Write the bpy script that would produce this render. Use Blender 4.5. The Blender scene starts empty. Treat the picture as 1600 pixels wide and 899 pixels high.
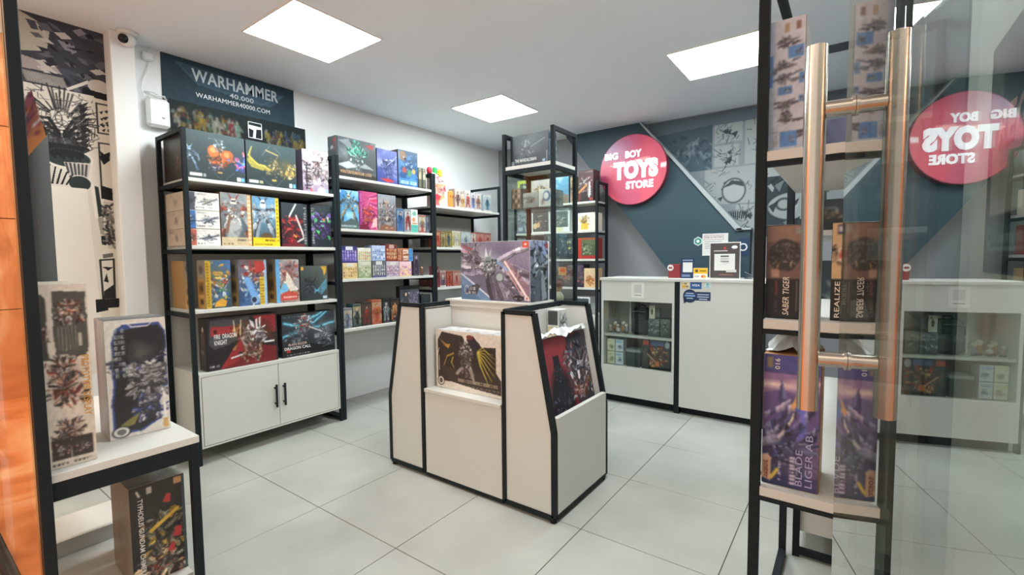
import bpy, bmesh, math, random
import numpy as np
from mathutils import Vector, Matrix

sc = bpy.context.scene
COL = sc.collection

# ------------------------------------------------------------------ camera
YAW, PITCH, ROLL, FPX = 0.627880, -0.060931, -0.010183, 730.47
CAM = Vector((2.79629, -1.30416, 1.27150))
fw = Vector((-math.sin(YAW)*math.cos(PITCH), math.cos(YAW)*math.cos(PITCH), math.sin(PITCH)))
rt0 = Vector((math.cos(YAW), math.sin(YAW), 0))
up0 = rt0.cross(fw)
rt = rt0*math.cos(ROLL) + up0*math.sin(ROLL)
up = -rt0*math.sin(ROLL) + up0*math.cos(ROLL)
cd = bpy.data.cameras.new('camera')
cam = bpy.data.objects.new('camera', cd)
COL.objects.link(cam)
cam.matrix_world = Matrix(((rt.x, up.x, -fw.x, CAM.x), (rt.y, up.y, -fw.y, CAM.y), (rt.z, up.z, -fw.z, CAM.z), (0, 0, 0, 1)))
cd.sensor_fit = 'HORIZONTAL'
cd.sensor_width = 36.0
cd.lens = FPX*36.0/1600.0
cd.clip_start = 0.02
sc.camera = cam

# ------------------------------------------------------------------ light and exposure
PANEL_EMIT = 35.0
world = bpy.data.worlds.new('mall_air')
sc.world = world
world.use_nodes = True
world.node_tree.nodes['Background'].inputs[0].default_value = (1.0, 0.885, 0.785, 1)
world.node_tree.nodes['Background'].inputs[1].default_value = 1.0
sc.view_settings.view_transform = 'Standard'
sc.view_settings.look = 'None'
sc.view_settings.gamma = 1.0
sc.view_settings.exposure = 0.0
sc.view_settings.use_curve_mapping = False
sc.cycles.use_denoising = True
sc.cycles.max_bounces = 8
sc.cycles.transparent_max_bounces = 16

def mall_light(name, loc, size, power, col):
    l = bpy.data.lights.new(name, 'AREA')
    l.shape = 'RECTANGLE'; l.size, l.size_y = size
    l.energy = power; l.color = col
    o = bpy.data.objects.new(name, l); COL.objects.link(o); o.location = loc
    return o
# warm ceiling strip of the mall corridor outside the shop front
mall_light('mall_ceiling_lamp', (1.6, -3.1, 3.4), (5.0, 2.6), 60.0, (1.0, 0.80, 0.62))
# added orange fill that brightens the stone wall mirrored in the glazing
mall_light('mall_wall_fill', (-2.6, -3.1, 3.4), (0.8, 2.8), 175.0, (1.0, 0.60, 0.38))

# ------------------------------------------------------------------ materials
def s2l(c):
    return tuple(((v/12.92) if v <= 0.04045 else ((v+0.055)/1.055)**2.4) for v in c)
def hx(h):
    return tuple(int(h[i:i+2], 16)/255 for i in (0, 2, 4))
MATS = {}
def mat(name, col, rough=0.5, metal=0.0, noise=0.0, nscale=30.0, bump=0.0, spec=0.5):
    """plain surface with a little procedural mottling"""
    if name in MATS: return MATS[name]
    m = bpy.data.materials.new(name); m.use_nodes = True
    nt = m.node_tree; b = nt.nodes['Principled BSDF']
    c = s2l(hx(col)) if isinstance(col, str) else col
    b.inputs['Base Color'].default_value = (*c, 1)
    b.inputs['Roughness'].default_value = rough
    b.inputs['Metallic'].default_value = metal
    b.inputs['Specular IOR Level'].default_value = spec
    if noise > 0 or bump > 0:
        tc = nt.nodes.new('ShaderNodeTexCoord')
        n = nt.nodes.new('ShaderNodeTexNoise'); n.inputs['Scale'].default_value = nscale; n.inputs['Detail'].default_value = 4
        nt.links.new(tc.outputs['Object'], n.inputs['Vector'])
        if noise > 0:
            mr = nt.nodes.new('ShaderNodeMapRange')
            mr.inputs['To Min'].default_value = 1-noise; mr.inputs['To Max'].default_value = 1+noise
            nt.links.new(n.outputs['Fac'], mr.inputs['Value'])
            mx = nt.nodes.new('ShaderNodeMix'); mx.data_type = 'RGBA'; mx.blend_type = 'MULTIPLY'
            mx.inputs[0].default_value = 1.0; mx.inputs[6].default_value = (*c, 1)
            nt.links.new(mr.outputs['Result'], mx.inputs[7])
            nt.links.new(mx.outputs[2], b.inputs['Base Color'])
        if bump > 0:
            bp = nt.nodes.new('ShaderNodeBump'); bp.inputs['Strength'].default_value = bump; bp.inputs['Distance'].default_value = 0.002
            nt.links.new(n.outputs['Fac'], bp.inputs['Height']); nt.links.new(bp.outputs['Normal'], b.inputs['Normal'])
    MATS[name] = m
    return m
def flat(col, rough=0.5):
    return mat('ink_'+col, col, rough)
def emis(name, col, strength):
    m = bpy.data.materials.new(name); m.use_nodes = True
    b = m.node_tree.nodes['Principled BSDF']
    b.inputs['Base Color'].default_value = (*col, 1)
    b.inputs['Emission Color'].default_value = (*col, 1)
    b.inputs['Emission Strength'].default_value = strength
    MATS[name] = m
    return m
def printed(name, rough=0.4, emit=0.0, spec=0.5):
    """printed card: ink colours are stored on the mesh, fine paper mottling comes from noise"""
    m = bpy.data.materials.new(name); m.use_nodes = True
    nt = m.node_tree; b = nt.nodes['Principled BSDF']
    a = nt.nodes.new('ShaderNodeAttribute'); a.attribute_name = 'ink'
    nt.links.new(a.outputs['Color'], b.inputs['Base Color'])
    b.inputs['Roughness'].default_value = rough
    b.inputs['Specular IOR Level'].default_value = spec
    if emit > 0:
        nt.links.new(a.outputs['Color'], b.inputs['Emission Color'])
        b.inputs['Emission Strength'].default_value = emit
    tc = nt.nodes.new('ShaderNodeTexCoord'); n = nt.nodes.new('ShaderNodeTexNoise'); n.inputs['Scale'].default_value = 60
    nt.links.new(tc.outputs['Object'], n.inputs['Vector'])
    mr = nt.nodes.new('ShaderNodeMapRange'); mr.inputs['To Min'].default_value = rough-0.08; mr.inputs['To Max'].default_value = rough+0.08
    nt.links.new(n.outputs['Fac'], mr.inputs['Value']); nt.links.new(mr.outputs['Result'], b.inputs['Roughness'])
    MATS[name] = m
    return m
def glass(name, r0=0.05, tint=(0.93, 0.97, 0.95), rough=0.0):
    """clear pane: straight-through transmission with angle dependent mirror reflection (Schlick)"""
    m = bpy.data.materials.new(name); m.use_nodes = True
    nt = m.node_tree; nt.nodes.clear()
    out = nt.nodes.new('ShaderNodeOutputMaterial'); mix = nt.nodes.new('ShaderNodeMixShader')
    tr = nt.nodes.new('ShaderNodeBsdfTransparent'); tr.inputs[0].default_value = (*tint, 1)
    gl = nt.nodes.new('ShaderNodeBsdfGlossy'); gl.inputs['Roughness'].default_value = rough
    ge = nt.nodes.new('ShaderNodeNewGeometry')
    dt = nt.nodes.new('ShaderNodeVectorMath'); dt.operation = 'DOT_PRODUCT'
    nt.links.new(ge.outputs['Normal'], dt.inputs[0]); nt.links.new(ge.outputs['Incoming'], dt.inputs[1])
    def mth(op, a, b=None):
        n = nt.nodes.new('ShaderNodeMath'); n.operation = op; n.use_clamp = False
        for k, v in enumerate((a, b)):
            if v is None: continue
            if isinstance(v, (int, float)): n.inputs[k].default_value = v
            else: nt.links.new(v, n.inputs[k])
        return n.outputs[0]
    c = mth('ABSOLUTE', dt.outputs['Value'])
    p = mth('POWER', mth('SUBTRACT', 1.0, c), 5.0)
    r = mth('ADD', mth('MULTIPLY', p, 1.0-r0), r0)
    nt.links.new(r, mix.inputs[0]); nt.links.new(tr.outputs[0], mix.inputs[1]); nt.links.new(gl.outputs[0], mix.inputs[2])
    nt.links.new(mix.outputs[0], out.inputs[0])
    MATS[name] = m
    return m

BLACK = mat('black_steel', '1f2629', 0.55, noise=0.1, spec=0.15)
WHITE = mat('white_laminate', 'cfcfc9', 0.4, noise=0.015, nscale=8)
WALLW = mat('white_wall_paint', 'e9ebea', 0.8, noise=0.02, nscale=5, bump=0.05)
CEIL = mat('ceiling_paint', 'eff6fd', 0.85, noise=0.01, nscale=3)
NAVY = mat('dark_slate_paint', '2f4954', 0.5, noise=0.06, nscale=6)
GREYP = mat('grey_wall_paint', '8d9093', 0.75, noise=0.03, nscale=5)
BACKP = mat('grey_back_board', 'd2d2ce', 0.7, noise=0.03, nscale=8)
PRINT = printed('printed_card', 0.4)
PRINTG = printed('glossy_print', 0.22)
PRINTM = printed('matt_wall_print', 0.7, spec=0.25)
GLASS = glass('shop_glass', 0.05)
DOORGLASS = glass('door_glass', 0.42, (0.80, 0.86, 0.80))
STEEL = mat('brushed_steel', 'c9c2b8', 0.22, 1.0, noise=0.05, nscale=80)

# ------------------------------------------------------------------ object helpers
def link(name, me, parent=None, m=None):
    o = bpy.data.objects.new(name, me); COL.objects.link(o)
    if m is not None and me is not None:
        me.materials.clear(); me.materials.append(m)
    if parent is not None: o.parent = parent
    return o
def tag(o, label, cat, group=None):
    o['label'] = label; o['category'] = cat
    if group: o['group'] = group
    return o
def struct(o):
    o['kind'] = 'structure'; return o
def thing(name, label, cat, loc=(0, 0, 0), rz=0.0, group=None, rx=0.0):
    o = bpy.data.objects.new(name, None); COL.objects.link(o)
    o.empty_display_size = 0.05
    o.location = loc; o.rotation_euler = (rx, 0, rz)
    return tag(o, label, cat, group)
class MB:
    def __init__(s): s.bm = bmesh.new()
    def box(s, x0, x1, y0, y1, z0, z1, bev=0.0, mtx=None):
        bm = s.bm
        vs = [bm.verts.new(p) for p in ((x0,y0,z0),(x1,y0,z0),(x1,y1,z0),(x0,y1,z0),(x0,y0,z1),(x1,y0,z1),(x1,y1,z1),(x0,y1,z1))]
        fs = [bm.faces.new([vs[i] for i in f]) for f in ((3,2,1,0),(4,5,6,7),(0,1,5,4),(1,2,6,5),(2,3,7,6),(3,0,4,7))]
        if bev > 0:
            es = list({e for f in fs for e in f.edges})
            r = bmesh.ops.bevel(bm, geom=es, offset=bev, segments=1, affect='EDGES', profile=0.5)
            if mtx is not None:
                pass
        if mtx is not None:
            bmesh.ops.transform(bm, matrix=mtx, verts=[v for v in vs if v.is_valid])
        return s
    def bar(s, a, b, w, h=None):
        """square tube from a to b"""
        h = h or w
        a, b = Vector(a), Vector(b); d = (b-a).normalized()
        ref = Vector((0, 0, 1)) if abs(d.z) < 0.9 else Vector((1, 0, 0))
        u = d.cross(ref).normalized(); v = u.cross(d).normalized()
        bm = s.bm; vs = []
        for p in (a, b):
            for su, sv in ((-1,-1),(1,-1),(1,1),(-1,1)):
                vs.append(bm.verts.new(p+u*su*w/2+v*sv*h/2))
        for f in ((3,2,1,0),(4,5,6,7),(0,1,5,4),(1,2,6,5),(2,3,7,6),(3,0,4,7)):
            bm.faces.new([vs[i] for i in f])
        bmesh.ops.recalc_face_normals(bm, faces=bm.faces)
        return s
    def cyl(s, a, b, r, n=20, r2=None):
        a, b = Vector(a), Vector(b); d = b-a
        q = Vector((0, 0, 1)).rotation_difference(d.normalized())
        mt = Matrix.Translation((a+b)/2) @ q.to_matrix().to_4x4()
        bmesh.ops.create_cone(s.bm, cap_ends=True, segments=n, radius1=r, radius2=r if r2 is None else r2, depth=d.length, matrix=mt)
        return s
    def prism(s, pts, axis, a0, a1):
        """extrude a polygon given in the two other axes along axis"""
        def P(p, a):
            return {'x': (a, p[0], p[1]), 'y': (p[0], a, p[1]), 'z': (p[0], p[1], a)}[axis]
        bm = s.bm
        v0 = [bm.verts.new(P(p, a0)) for p in pts]; v1 = [bm.verts.new(P(p, a1)) for p in pts]
        bm.faces.new(v0[::-1]); bm.faces.new(v1)
        n = len(pts)
        for i in range(n): bm.faces.new([v0[i], v0[(i+1) % n], v1[(i+1) % n], v1[i]])
        bmesh.ops.recalc_face_normals(bm, faces=bm.faces)
        return s
    def sphere(s, c, r, sx=1, sy=1, sz=1, seg=16):
        mt = Matrix.Translation(c) @ Matrix.Diagonal((sx, sy, sz, 1))
        bmesh.ops.create_uvsphere(s.bm, u_segments=seg, v_segments=seg//2+2, radius=r, matrix=mt)
        return s
    def tube(s, pts, r, n=8):
        pts = [Vector(p) for p in pts]; rings = []
        for i, p in enumerate(pts):
            d = (pts[min(i+1, len(pts)-1)]-pts[max(i-1, 0)]).normalized()
            ref = Vector((0, 0, 1)) if abs(d.z) < 0.95 else Vector((1, 0, 0))
            u = d.cross(ref).normalized(); v = u.cross(d)
            rings.append([s.bm.verts.new(p+u*math.cos(t)*r+v*math.sin(t)*r) for t in [2*math.pi*k/n for k in range(n)]])
        for a, b in zip(rings, rings[1:]):
            for k in range(n): s.bm.faces.new([a[k], a[(k+1) % n], b[(k+1) % n], b[k]])
        s.bm.faces.new(rings[0]); s.bm.faces.new(rings[-1][::-1])
        bmesh.ops.recalc_face_normals(s.bm, faces=s.bm.faces)
        return s
    def build(s, name, m, parent=None, smooth=False):
        me = bpy.data.meshes.new(name); s.bm.to_mesh(me); s.bm.free()
        if smooth:
            for p in me.polygons: p.use_smooth = True
        return link(name, me, parent, m)
BOXCACHE = {}
def bx(name, x0, x1, y0, y1, z0, z1, m, parent=None, bev=0.0):
    return MB().box(x0, x1, y0, y1, z0, z1, bev).build(name, m, parent)

# ------------------------------------------------------------------ printed artwork, drawn as ink colours on a fine mesh
class Art:
    def __init__(s, w, h, dens, seed=0):
        s.w, s.h = w, h
        s.nx = max(4, int(round(w*dens))); s.ny = max(4, int(round(h*dens)))
        gx, gy = np.meshgrid(np.linspace(0, 1, s.nx+1), np.linspace(0, 1, s.ny+1))
        s.a = w/h; s.x, s.y = gx*s.a, gy            # y in 0..1, x in 0..aspect
        s.c = np.zeros((s.ny+1, s.nx+1, 3)); s.r = np.random.RandomState(seed)
    def fill(s, c0, c1=None, ang=90, power=1.0):
        c0 = np.array(hx(c0)); c1 = np.array(hx(c1)) if c1 else c0
        t = s.x/s.a*math.cos(math.radians(ang)) + s.y*math.sin(math.radians(ang))
        t = np.clip((t-t.min())/max(1e-6, t.max()-t.min()), 0, 1)**power
        s.c[:] = c0*(1-t[..., None]) + c1*t[..., None]; return s
    def put(s, mask, col, al=1.0):
        col = np.array(hx(col) if isinstance(col, str) else col)
        k = (mask*al)[..., None]; s.c = s.c*(1-k) + col*k
    def vnoise(s, scale, oct=3):
        out = 0; amp = 1; tot = 0
        for o in range(oct):
            f = scale*2**o
            gx, gy = s.x*f, s.y*f
            n = int(f*max(1, s.a))+3; g = s.r.rand(int(f)+4, n+2)
            ix, iy = np.floor(gx).astype(int), np.floor(gy).astype(int); fx, fy = gx-ix, gy-iy
            fx, fy = fx*fx*(3-2*fx), fy*fy*(3-2*fy)
            ix = np.clip(ix, 0, g.shape[1]-2); iy = np.clip(iy, 0, g.shape[0]-2)
            v = g[iy, ix]*(1-fx)*(1-fy)+g[iy, ix+1]*fx*(1-fy)+g[iy+1, ix]*(1-fx)*fy+g[iy+1, ix+1]*fx*fy
            out = out+v*amp; tot += amp; amp *= 0.5
        return out/tot
    def cloud(s, col, scale=3, thr=0.5, soft=0.12, al=1.0):
        s.put(np.clip((s.vnoise(scale)-thr)/soft, 0, 1), col, al); return s
    def poly(s, pts, col, al=1.0):
        """pts in 0..1 of width and height"""
        P = [(p[0]*s.a, p[1]) for p in pts]
        xs = [p[0] for p in P]; ys = [p[1] for p in P]
        dx = s.a/s.nx; dy = 1/s.ny
        i0 = max(0, int(min(xs)/dx)); i1 = min(s.nx+1, int(max(xs)/dx)+2); j0 = max(0, int(min(ys)/dy)); j1 = min(s.ny+1, int(max(ys)/dy)+2)
        if i1 <= i0 or j1 <= j0: return s
        X, Y = s.x[j0:j1, i0:i1], s.y[j0:j1, i0:i1]
        ins = np.zeros(X.shape, bool); n = len(P)
        for i in range(n):
            (xa, ya), (xb, yb) = P[i], P[(i+1) % n]
            if ya == yb: continue
            ins ^= ((ya > Y) != (yb > Y)) & (X < (xb-xa)*(Y-ya)/(yb-ya)+xa)
        c = np.array(hx(col) if isinstance(col, str) else col); k = (ins*al)[..., None]
        s.c[j0:j1, i0:i1] = s.c[j0:j1, i0:i1]*(1-k)+c*k
        return s
    def rect(s, x0, y0, x1, y1, col, al=1.0): return s.poly(((x0, y0), (x1, y0), (x1, y1), (x0, y1)), col, al)
    def ell(s, cx, cy, rx, ry, col, al=1.0, soft=0.0, ring=0.0):
        d = np.sqrt(((s.x-cx*s.a)/(rx*s.a))**2+((s.y-cy)/ry)**2)
        if ring > 0: m = np.clip(1-np.abs(d-1)/ring, 0, 1)
        else: m = np.clip((1-d)/max(soft, 0.03), 0, 1)
        s.put(m, col, al); return s
    def line(s, x0, y0, x1, y1, wd, col, al=1.0, taper=False):
        ax, ay, bx_, by = x0*s.a, y0, x1*s.a, y1
        L2 = (bx_-ax)**2+(by-ay)**2+1e-9
        t = np.clip(((s.x-ax)*(bx_-ax)+(s.y-ay)*(by-ay))/L2, 0, 1)
        d = np.hypot(s.x-ax-t*(bx_-ax), s.y-ay-t*(by-ay))
        w2 = wd*(1-t*0.9) if taper else wd
        s.put(np.clip((w2-d)/max(wd*0.5, 0.5/s.ny)+0.5, 0, 1), col, al); return s
    def curve(s, pts, wd, col, al=1.0, taper=False):
        n = len(pts)-1
        for i in range(n):
            s.line(*pts[i], *pts[i+1], wd*((1-i/n*0.8) if taper else 1), col, al)
        return s
    def shards(s, cx, cy, rad, pal, n=26, r0=0.0, wid=0.22, a0=0, a1=360, sq=1.0, mirror=True):
        """heap of angular plates scattered round a centre, each with a lit and a shaded side"""
        s.ell(cx, cy, rad*.75/s.a, rad*.75*sq, np.array(hx(pal[0]))*.55, .55, .9)
        for i in range(int(n*1.5)):
            t = math.radians(s.r.uniform(a0, a1)); rr = rad*(s.r.rand()**.7)*.85
            L = rad*s.r.uniform(0.12, 0.42); w = L*s.r.uniform(.18, .55)*(wid/.22)**.4
            o = t+s.r.choice([0, 0, .5, -.5, 1.57])+s.r.uniform(-.35, .35)
            col = np.clip(np.array(hx(pal[s.r.randint(len(pal))]))*s.r.uniform(0.6, 1.15), 0, 1); bend = s.r.uniform(-.5, .5)
            for sg in ((1, -1) if mirror and s.r.rand() < 0.5 else (1,)):
                X0, Y0 = cx+math.cos(t)*rr*sg/s.a, cy+math.sin(t)*rr*sq
                dx, dy = math.cos(o)*sg/s.a, math.sin(o)*sq; px, py = -math.sin(o)*sg/s.a, math.cos(o)*sq
                P = [(X0-dx*L*.5, Y0-dy*L*.5), (X0-dx*L*.2+px*w*.5, Y0-dy*L*.2+py*w*.5), (X0+dx*L*.3+px*w*(.5+bend*.5), Y0+dy*L*.3+py*w*(.5+bend*.5)),
                     (X0+dx*L*.5+px*w*bend, Y0+dy*L*.5+py*w*bend), (X0+dx*L*.1-px*w*.4, Y0+dy*L*.1-py*w*.4)]
                s.poly(P, col)
                s.poly(P[:3], np.clip(col*1.3+0.05, 0, 1), 0.7)
                s.line(*P[0], *P[3], 0.004, np.clip(col*0.35, 0, 1), 0.55)
                if s.r.rand() < .35: s.line(*P[1], *P[2], 0.0035, np.clip(col*.5+.5, 0, 1), 0.8)
        return s.warp(cx, cy, rad*1.3, rad*.16, 2.2/rad)
    def warp(s, cx, cy, rad, amp, scale):
        """bend what is drawn so far round a centre so that plates read as organic forms"""
        sc_ = min(scale, s.ny/4)
        m = np.clip(1.2-np.hypot(s.x-cx*s.a, s.y-cy)/rad, 0, 1)
        dx = (s.vnoise(sc_, 2)-.5)*2*amp*m; dy = (s.vnoise(sc_, 2)-.5)*2*amp*m
        ix = np.clip(np.rint((s.x+dx)/s.a*s.nx), 0, s.nx).astype(int); iy = np.clip(np.rint((s.y+dy)*s.ny), 0, s.ny).astype(int)
        s.c = s.c[iy, ix]; return s
    def mech(s, cx, cy, k, pal, dark='15161c', n=34, wings=None):
        """generic fighting robot: wings, limbs, torso, head"""
        if wings: s.shards(cx, cy+0.08*k, k*1.05, wings, n=n//2, wid=0.2, a0=-25, a1=75)
        for sg in (1, -1):
            for (x0, y0, x1, y1, w, c) in ((.10,-.02,.26,-.34,.10,0), (.24,-.30,.33,-.62,.11,1), (.16,.24,.38,.12,.09,1), (.36,.14,.44,-.12,.075,0)):
                j = s.r.uniform(-.05, .05)
                a, b = (cx+sg*(x0)*k/s.a, cy+y0*k), (cx+sg*(x1+j)*k/s.a, cy+(y1+j)*k)
                nx_, ny_ = (b[1]-a[1]), -(b[0]-a[0])*s.a
                L = math.hypot(nx_, ny_)+1e-6; nx_, ny_ = nx_/L*w*k*.6, ny_/L*w*k*.6
                c = np.array(hx(pal[c % len(pal)]))
                s.poly([(a[0]-nx_*.6/s.a, a[1]-ny_*.6), (a[0]+nx_*.6/s.a, a[1]+ny_*.6), (b[0]+nx_/s.a, b[1]+ny_), (b[0]-nx_/s.a, b[1]-ny_)], c*.85)
                s.poly([(a[0], a[1]), (a[0]+nx_*.6/s.a, a[1]+ny_*.6), (b[0]+nx_/s.a, b[1]+ny_)], np.clip(c*1.3+.08, 0, 1), .8)
                s.line(a[0]-nx_*.6/s.a, a[1]-ny_*.6, b[0]-nx_/s.a, b[1]-ny_, .010*k, dark, .7)
        s.shards(cx, cy+.12*k, k*.36, pal, n=n, wid=.4, sq=1.0)
        for sg in (1, -1):
            s.poly([(cx+sg*.02*k/s.a, cy+.42*k), (cx+sg*.16*k/s.a, cy+.60*k), (cx+sg*.05*k/s.a, cy+.38*k)], pal[-1])
        s.poly([(cx-.07*k/s.a, cy+.30*k), (cx+.07*k/s.a, cy+.30*k), (cx+.05*k/s.a, cy+.44*k), (cx-.05*k/s.a, cy+.44*k)], np.clip(np.array(hx(pal[0]))*1.2, 0, 1))
        s.rect(cx-.05*k/s.a, cy+.355*k, cx+.05*k/s.a, cy+.385*k, dark)
        return s
    def person(s, cx, y0, y1, pal, hair='3a2a20', skin='e0b79a'):
        """small generic standing figure"""
        H = y1-y0; k = 1/s.a; j = s.r.uniform(-.1, .1)
        for sg in (1, -1):
            s.poly([(cx+sg*.02*H*k, y0+.5*H), (cx+sg*.13*H*k, y0+.5*H), (cx+sg*(.17+j)*H*k, y0), (cx+sg*(.05+j)*H*k, y0)], pal[0])
            s.poly([(cx+sg*.10*H*k, y0+.78*H), (cx+sg*.17*H*k, y0+.74*H), (cx+sg*(.28-j)*H*k, y0+.45*H), (cx+sg*(.20-j)*H*k, y0+.43*H)], pal[1 % len(pal)])
        s.poly([(cx-.14*H*k, y0+.8*H), (cx+.14*H*k, y0+.8*H), (cx+.11*H*k, y0+.45*H), (cx-.11*H*k, y0+.45*H)], pal[-1])
        s.poly([(cx-.10*H*k, y0+.78*H), (cx, y0+.78*H), (cx-.02*H*k, y0+.46*H), (cx-.10*H*k, y0+.46*H)], np.clip(np.array(hx(pal[-1]))*1.35, 0, 1), .7)
        s.ell(cx, y0+.91*H, .085*H*k, .10*H, hair); s.ell(cx+.01*H*k, y0+.88*H, .055*H*k, .07*H, skin)
        return s
    def writing(s, x0, y0, x1, y1, col, rows=1, gap=0.35, al=0.95, fill=0.7):
        """unreadable lettering: rows of small strokes"""
        rh = (y1-y0)/rows
        for r in range(rows):
            yb = y0+r*rh; yt = yb+rh*(1-gap); x = x0; cw = (yt-yb)/s.a*0.75
            while x < x1-cw*.5:
                if s.r.rand() < fill+.2:
                    k = s.r.randint(4)
                    s.rect(x, yb, x+cw*.28, yt, col, al)
                    if k != 1: s.rect(x, yt-(yt-yb)*.28, x+cw*.75, yt, col, al)
                    if k > 1: s.rect(x, yb, x+cw*.75, yb+(yt-yb)*.25, col, al)
                    if k != 2: s.rect(x+cw*.5, yb, x+cw*.75, yt, col, al)
                x += cw
        return s
    def soften(s):
        c = s.c
        for ax in (0, 1):
            q = np.pad(c, [(1, 1) if k == ax else (0, 0) for k in range(3)], mode='edge')
            n = c.shape[ax]; c = (np.take(q, range(n), ax)+2*np.take(q, range(1, n+1), ax)+np.take(q, range(2, n+2), ax))/4
        v = s.vnoise(max(3.0, s.ny/5.0), 2); s.c = np.clip(c*(1+(v[..., None]-.5)*.14), 0, 1); return s
    def streaks(s, cx, cy, n, col, al=.5, r0=.2, r1=1.2, w=.012):
        for i in range(n):
            t = s.r.uniform(0, 2*math.pi)
            s.line(cx+math.cos(t)*r0/s.a, cy+math.sin(t)*r0, cx+math.cos(t)*r1/s.a, cy+math.sin(t)*r1, w*s.r.uniform(.4, 1.3), col, al)
        return s
def panel(name, art, O, U, V, m, parent=None, soft=True):
    """mesh sheet carrying the ink colours of an Art; O corner, U and V edge vectors"""
    if soft: art.soften()
    O, U, V = np.array(O, float), np.array(U, float), np.array(V, float)
    nx, ny = art.nx, art.ny
    gu, gv = np.meshgrid(np.linspace(0, 1, nx+1), np.linspace(0, 1, ny+1))
    co = O+gu[..., None]*U+gv[..., None]*V
    idx = np.arange((nx+1)*(ny+1)).reshape(ny+1, nx+1)
    q = np.stack([idx[:-1, :-1], idx[:-1, 1:], idx[1:, 1:], idx[1:, :-1]], -1).reshape(-1, 4)
    me = bpy.data.meshes.new(name)
    me.vertices.add(co.shape[0]*co.shape[1]); me.vertices.foreach_set('co', co.reshape(-1).astype(np.float32))
    me.loops.add(q.size); me.loops.foreach_set('vertex_index', q.reshape(-1).astype(np.int32))
    me.polygons.add(len(q)); me.polygons.foreach_set('loop_start', (np.arange(len(q))*4).astype(np.int32))
    me.polygons.foreach_set('loop_total', np.full(len(q), 4, np.int32))
    me.update(calc_edges=True)
    at = me.color_attributes.new('ink', 'FLOAT_COLOR', 'POINT')
    c = np.clip(art.c, 0, 1)**.93; c = np.where(c <= .04045, c/12.92, ((c+.055)/1.055)**2.4)
    rgba = np.ones((c.shape[0]*c.shape[1], 4), np.float32); rgba[:, :3] = c.reshape(-1, 3)
    at.data.foreach_set('color', rgba.reshape(-1))
    return link(name, me, parent, m)
def lettering(name, body, w, h, O, U, V, m, parent=None, bold=0.0, shear=0.0, depth=0.0008, align=None):
    """solid letters fitted into a w x h box centred on O, U right, V up"""
    cu = bpy.data.curves.new(name, 'FONT'); cu.body = body; cu.offset = bold; cu.shear = shear; cu.extrude = 0.05
    cu.resolution_u = 3; cu.space_character = 1.05
    if align: cu.align_x = align
    tmp = bpy.data.objects.new(name, cu); COL.objects.link(tmp)
    me = bpy.data.meshes.new_from_object(tmp)
    bpy.data.objects.remove(tmp); bpy.data.curves.remove(cu)
    n = len(me.vertices); co = np.empty(n*3, np.float32); me.vertices.foreach_get('co', co); co = co.reshape(-1, 3).astype(float)
    lo, hi = co.min(0), co.max(0)
    co = (co-(lo+hi)/2)/np.maximum(hi-lo, 1e-6)
    O, U, V = np.array(O, float), np.array(U, float), np.array(V, float)
    N = np.cross(U, V)
    res = O+co[:, :1]*w*U+co[:, 1:2]*h*V+(co[:, 2:3]+.5)*depth*N
    me.vertices.foreach_set('co', res.reshape(-1).astype(np.float32)); me.update()
    me.name = name
    return link(name, me, parent, m)

# a carton: local x = width, front face at y=0 looking to -y, depth to +y, origin at the middle of the front bottom edge
FX = math.radians(90)          # rotation that turns the front towards +X (shelves on the left wall)
def carton(name, label, cat, group, loc, rz, w, h, d, side='d8d4cc', front=None, left=None, right=None, top=None, rx=0.0, m=PRINT, e=0.0007):
    cm = MB().box(-w/2, w/2, 0, d, 0, h, min(0.0015, w*.02))
    o = cm.build(name, mat('card_'+side, side, 0.5, noise=0.04), None)
    o.location = loc; o.rotation_euler = (rx, 0, rz)
    tag(o, label, cat, group)
    if front is not None: panel('front_print', front, (-w/2+.001, -e, .001), (w-.002, 0, 0), (0, 0, h-.002), m, o)
    if left is not None: panel('side_print', left, (-w/2-e, d-.001, .001), (0, -d+.002, 0), (0, 0, h-.002), m, o)
    if right is not None: panel('side_print', right, (w/2+e, .001, .001), (0, d-.002, 0), (0, 0, h-.002), m, o)
    if top is not None: panel('top_print', top, (-w/2+.001, .001, h+e), (w-.002, 0, 0), (0, d-.002, 0), m, o)
    return o
def front_text(o, body, w, h, cx, cz, col, rot=0, bold=.0, shear=0.0, name='title_lettering'):
    r = math.radians(rot); U = (math.cos(r), 0, math.sin(r)); V = (-math.sin(r), 0, math.cos(r))
    return lettering(name, body, w, h, (cx, -.0012, cz), U, V, flat(col), o, bold, shear)

# ================================================================== the shell of the shop
XL, XR, YB, YF, ZC = -0.92, 3.05, 3.55, -1.05, 2.66
def tile_material():
    m = bpy.data.materials.new('porcelain_tile'); m.use_nodes = True
    nt = m.node_tree; b = nt.nodes['Principled BSDF']
    tc = nt.nodes.new('ShaderNodeNewGeometry'); n = nt.nodes.new('ShaderNodeTexNoise')
    n.inputs['Scale'].default_value = 2.6; n.inputs['Detail'].default_value = 5
    nt.links.new(tc.outputs['Position'], n.inputs['Vector'])
    cr = nt.nodes.new('ShaderNodeValToRGB')
    cr.color_ramp.elements[0].position = 0.32; cr.color_ramp.elements[0].color = (*s2l(hx('9fa19a')), 1)
    cr.color_ramp.elements[1].position = 0.68; cr.color_ramp.elements[1].color = (*s2l(hx('aeb0a9')), 1)
    nt.links.new(n.outputs['Fac'], cr.inputs[0]); nt.links.new(cr.outputs[0], b.inputs['Base Color'])
    b.inputs['Roughness'].default_value = 0.32
    return m
TILE = tile_material()
GROUT = mat('dark_grout', '4a4a46', 0.9, noise=0.1)
floor = struct(bx('floor', XL-.1, XR+.1, YF-.02, YB+.1, -0.06, -0.003, GROUT))
cache = {}
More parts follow.
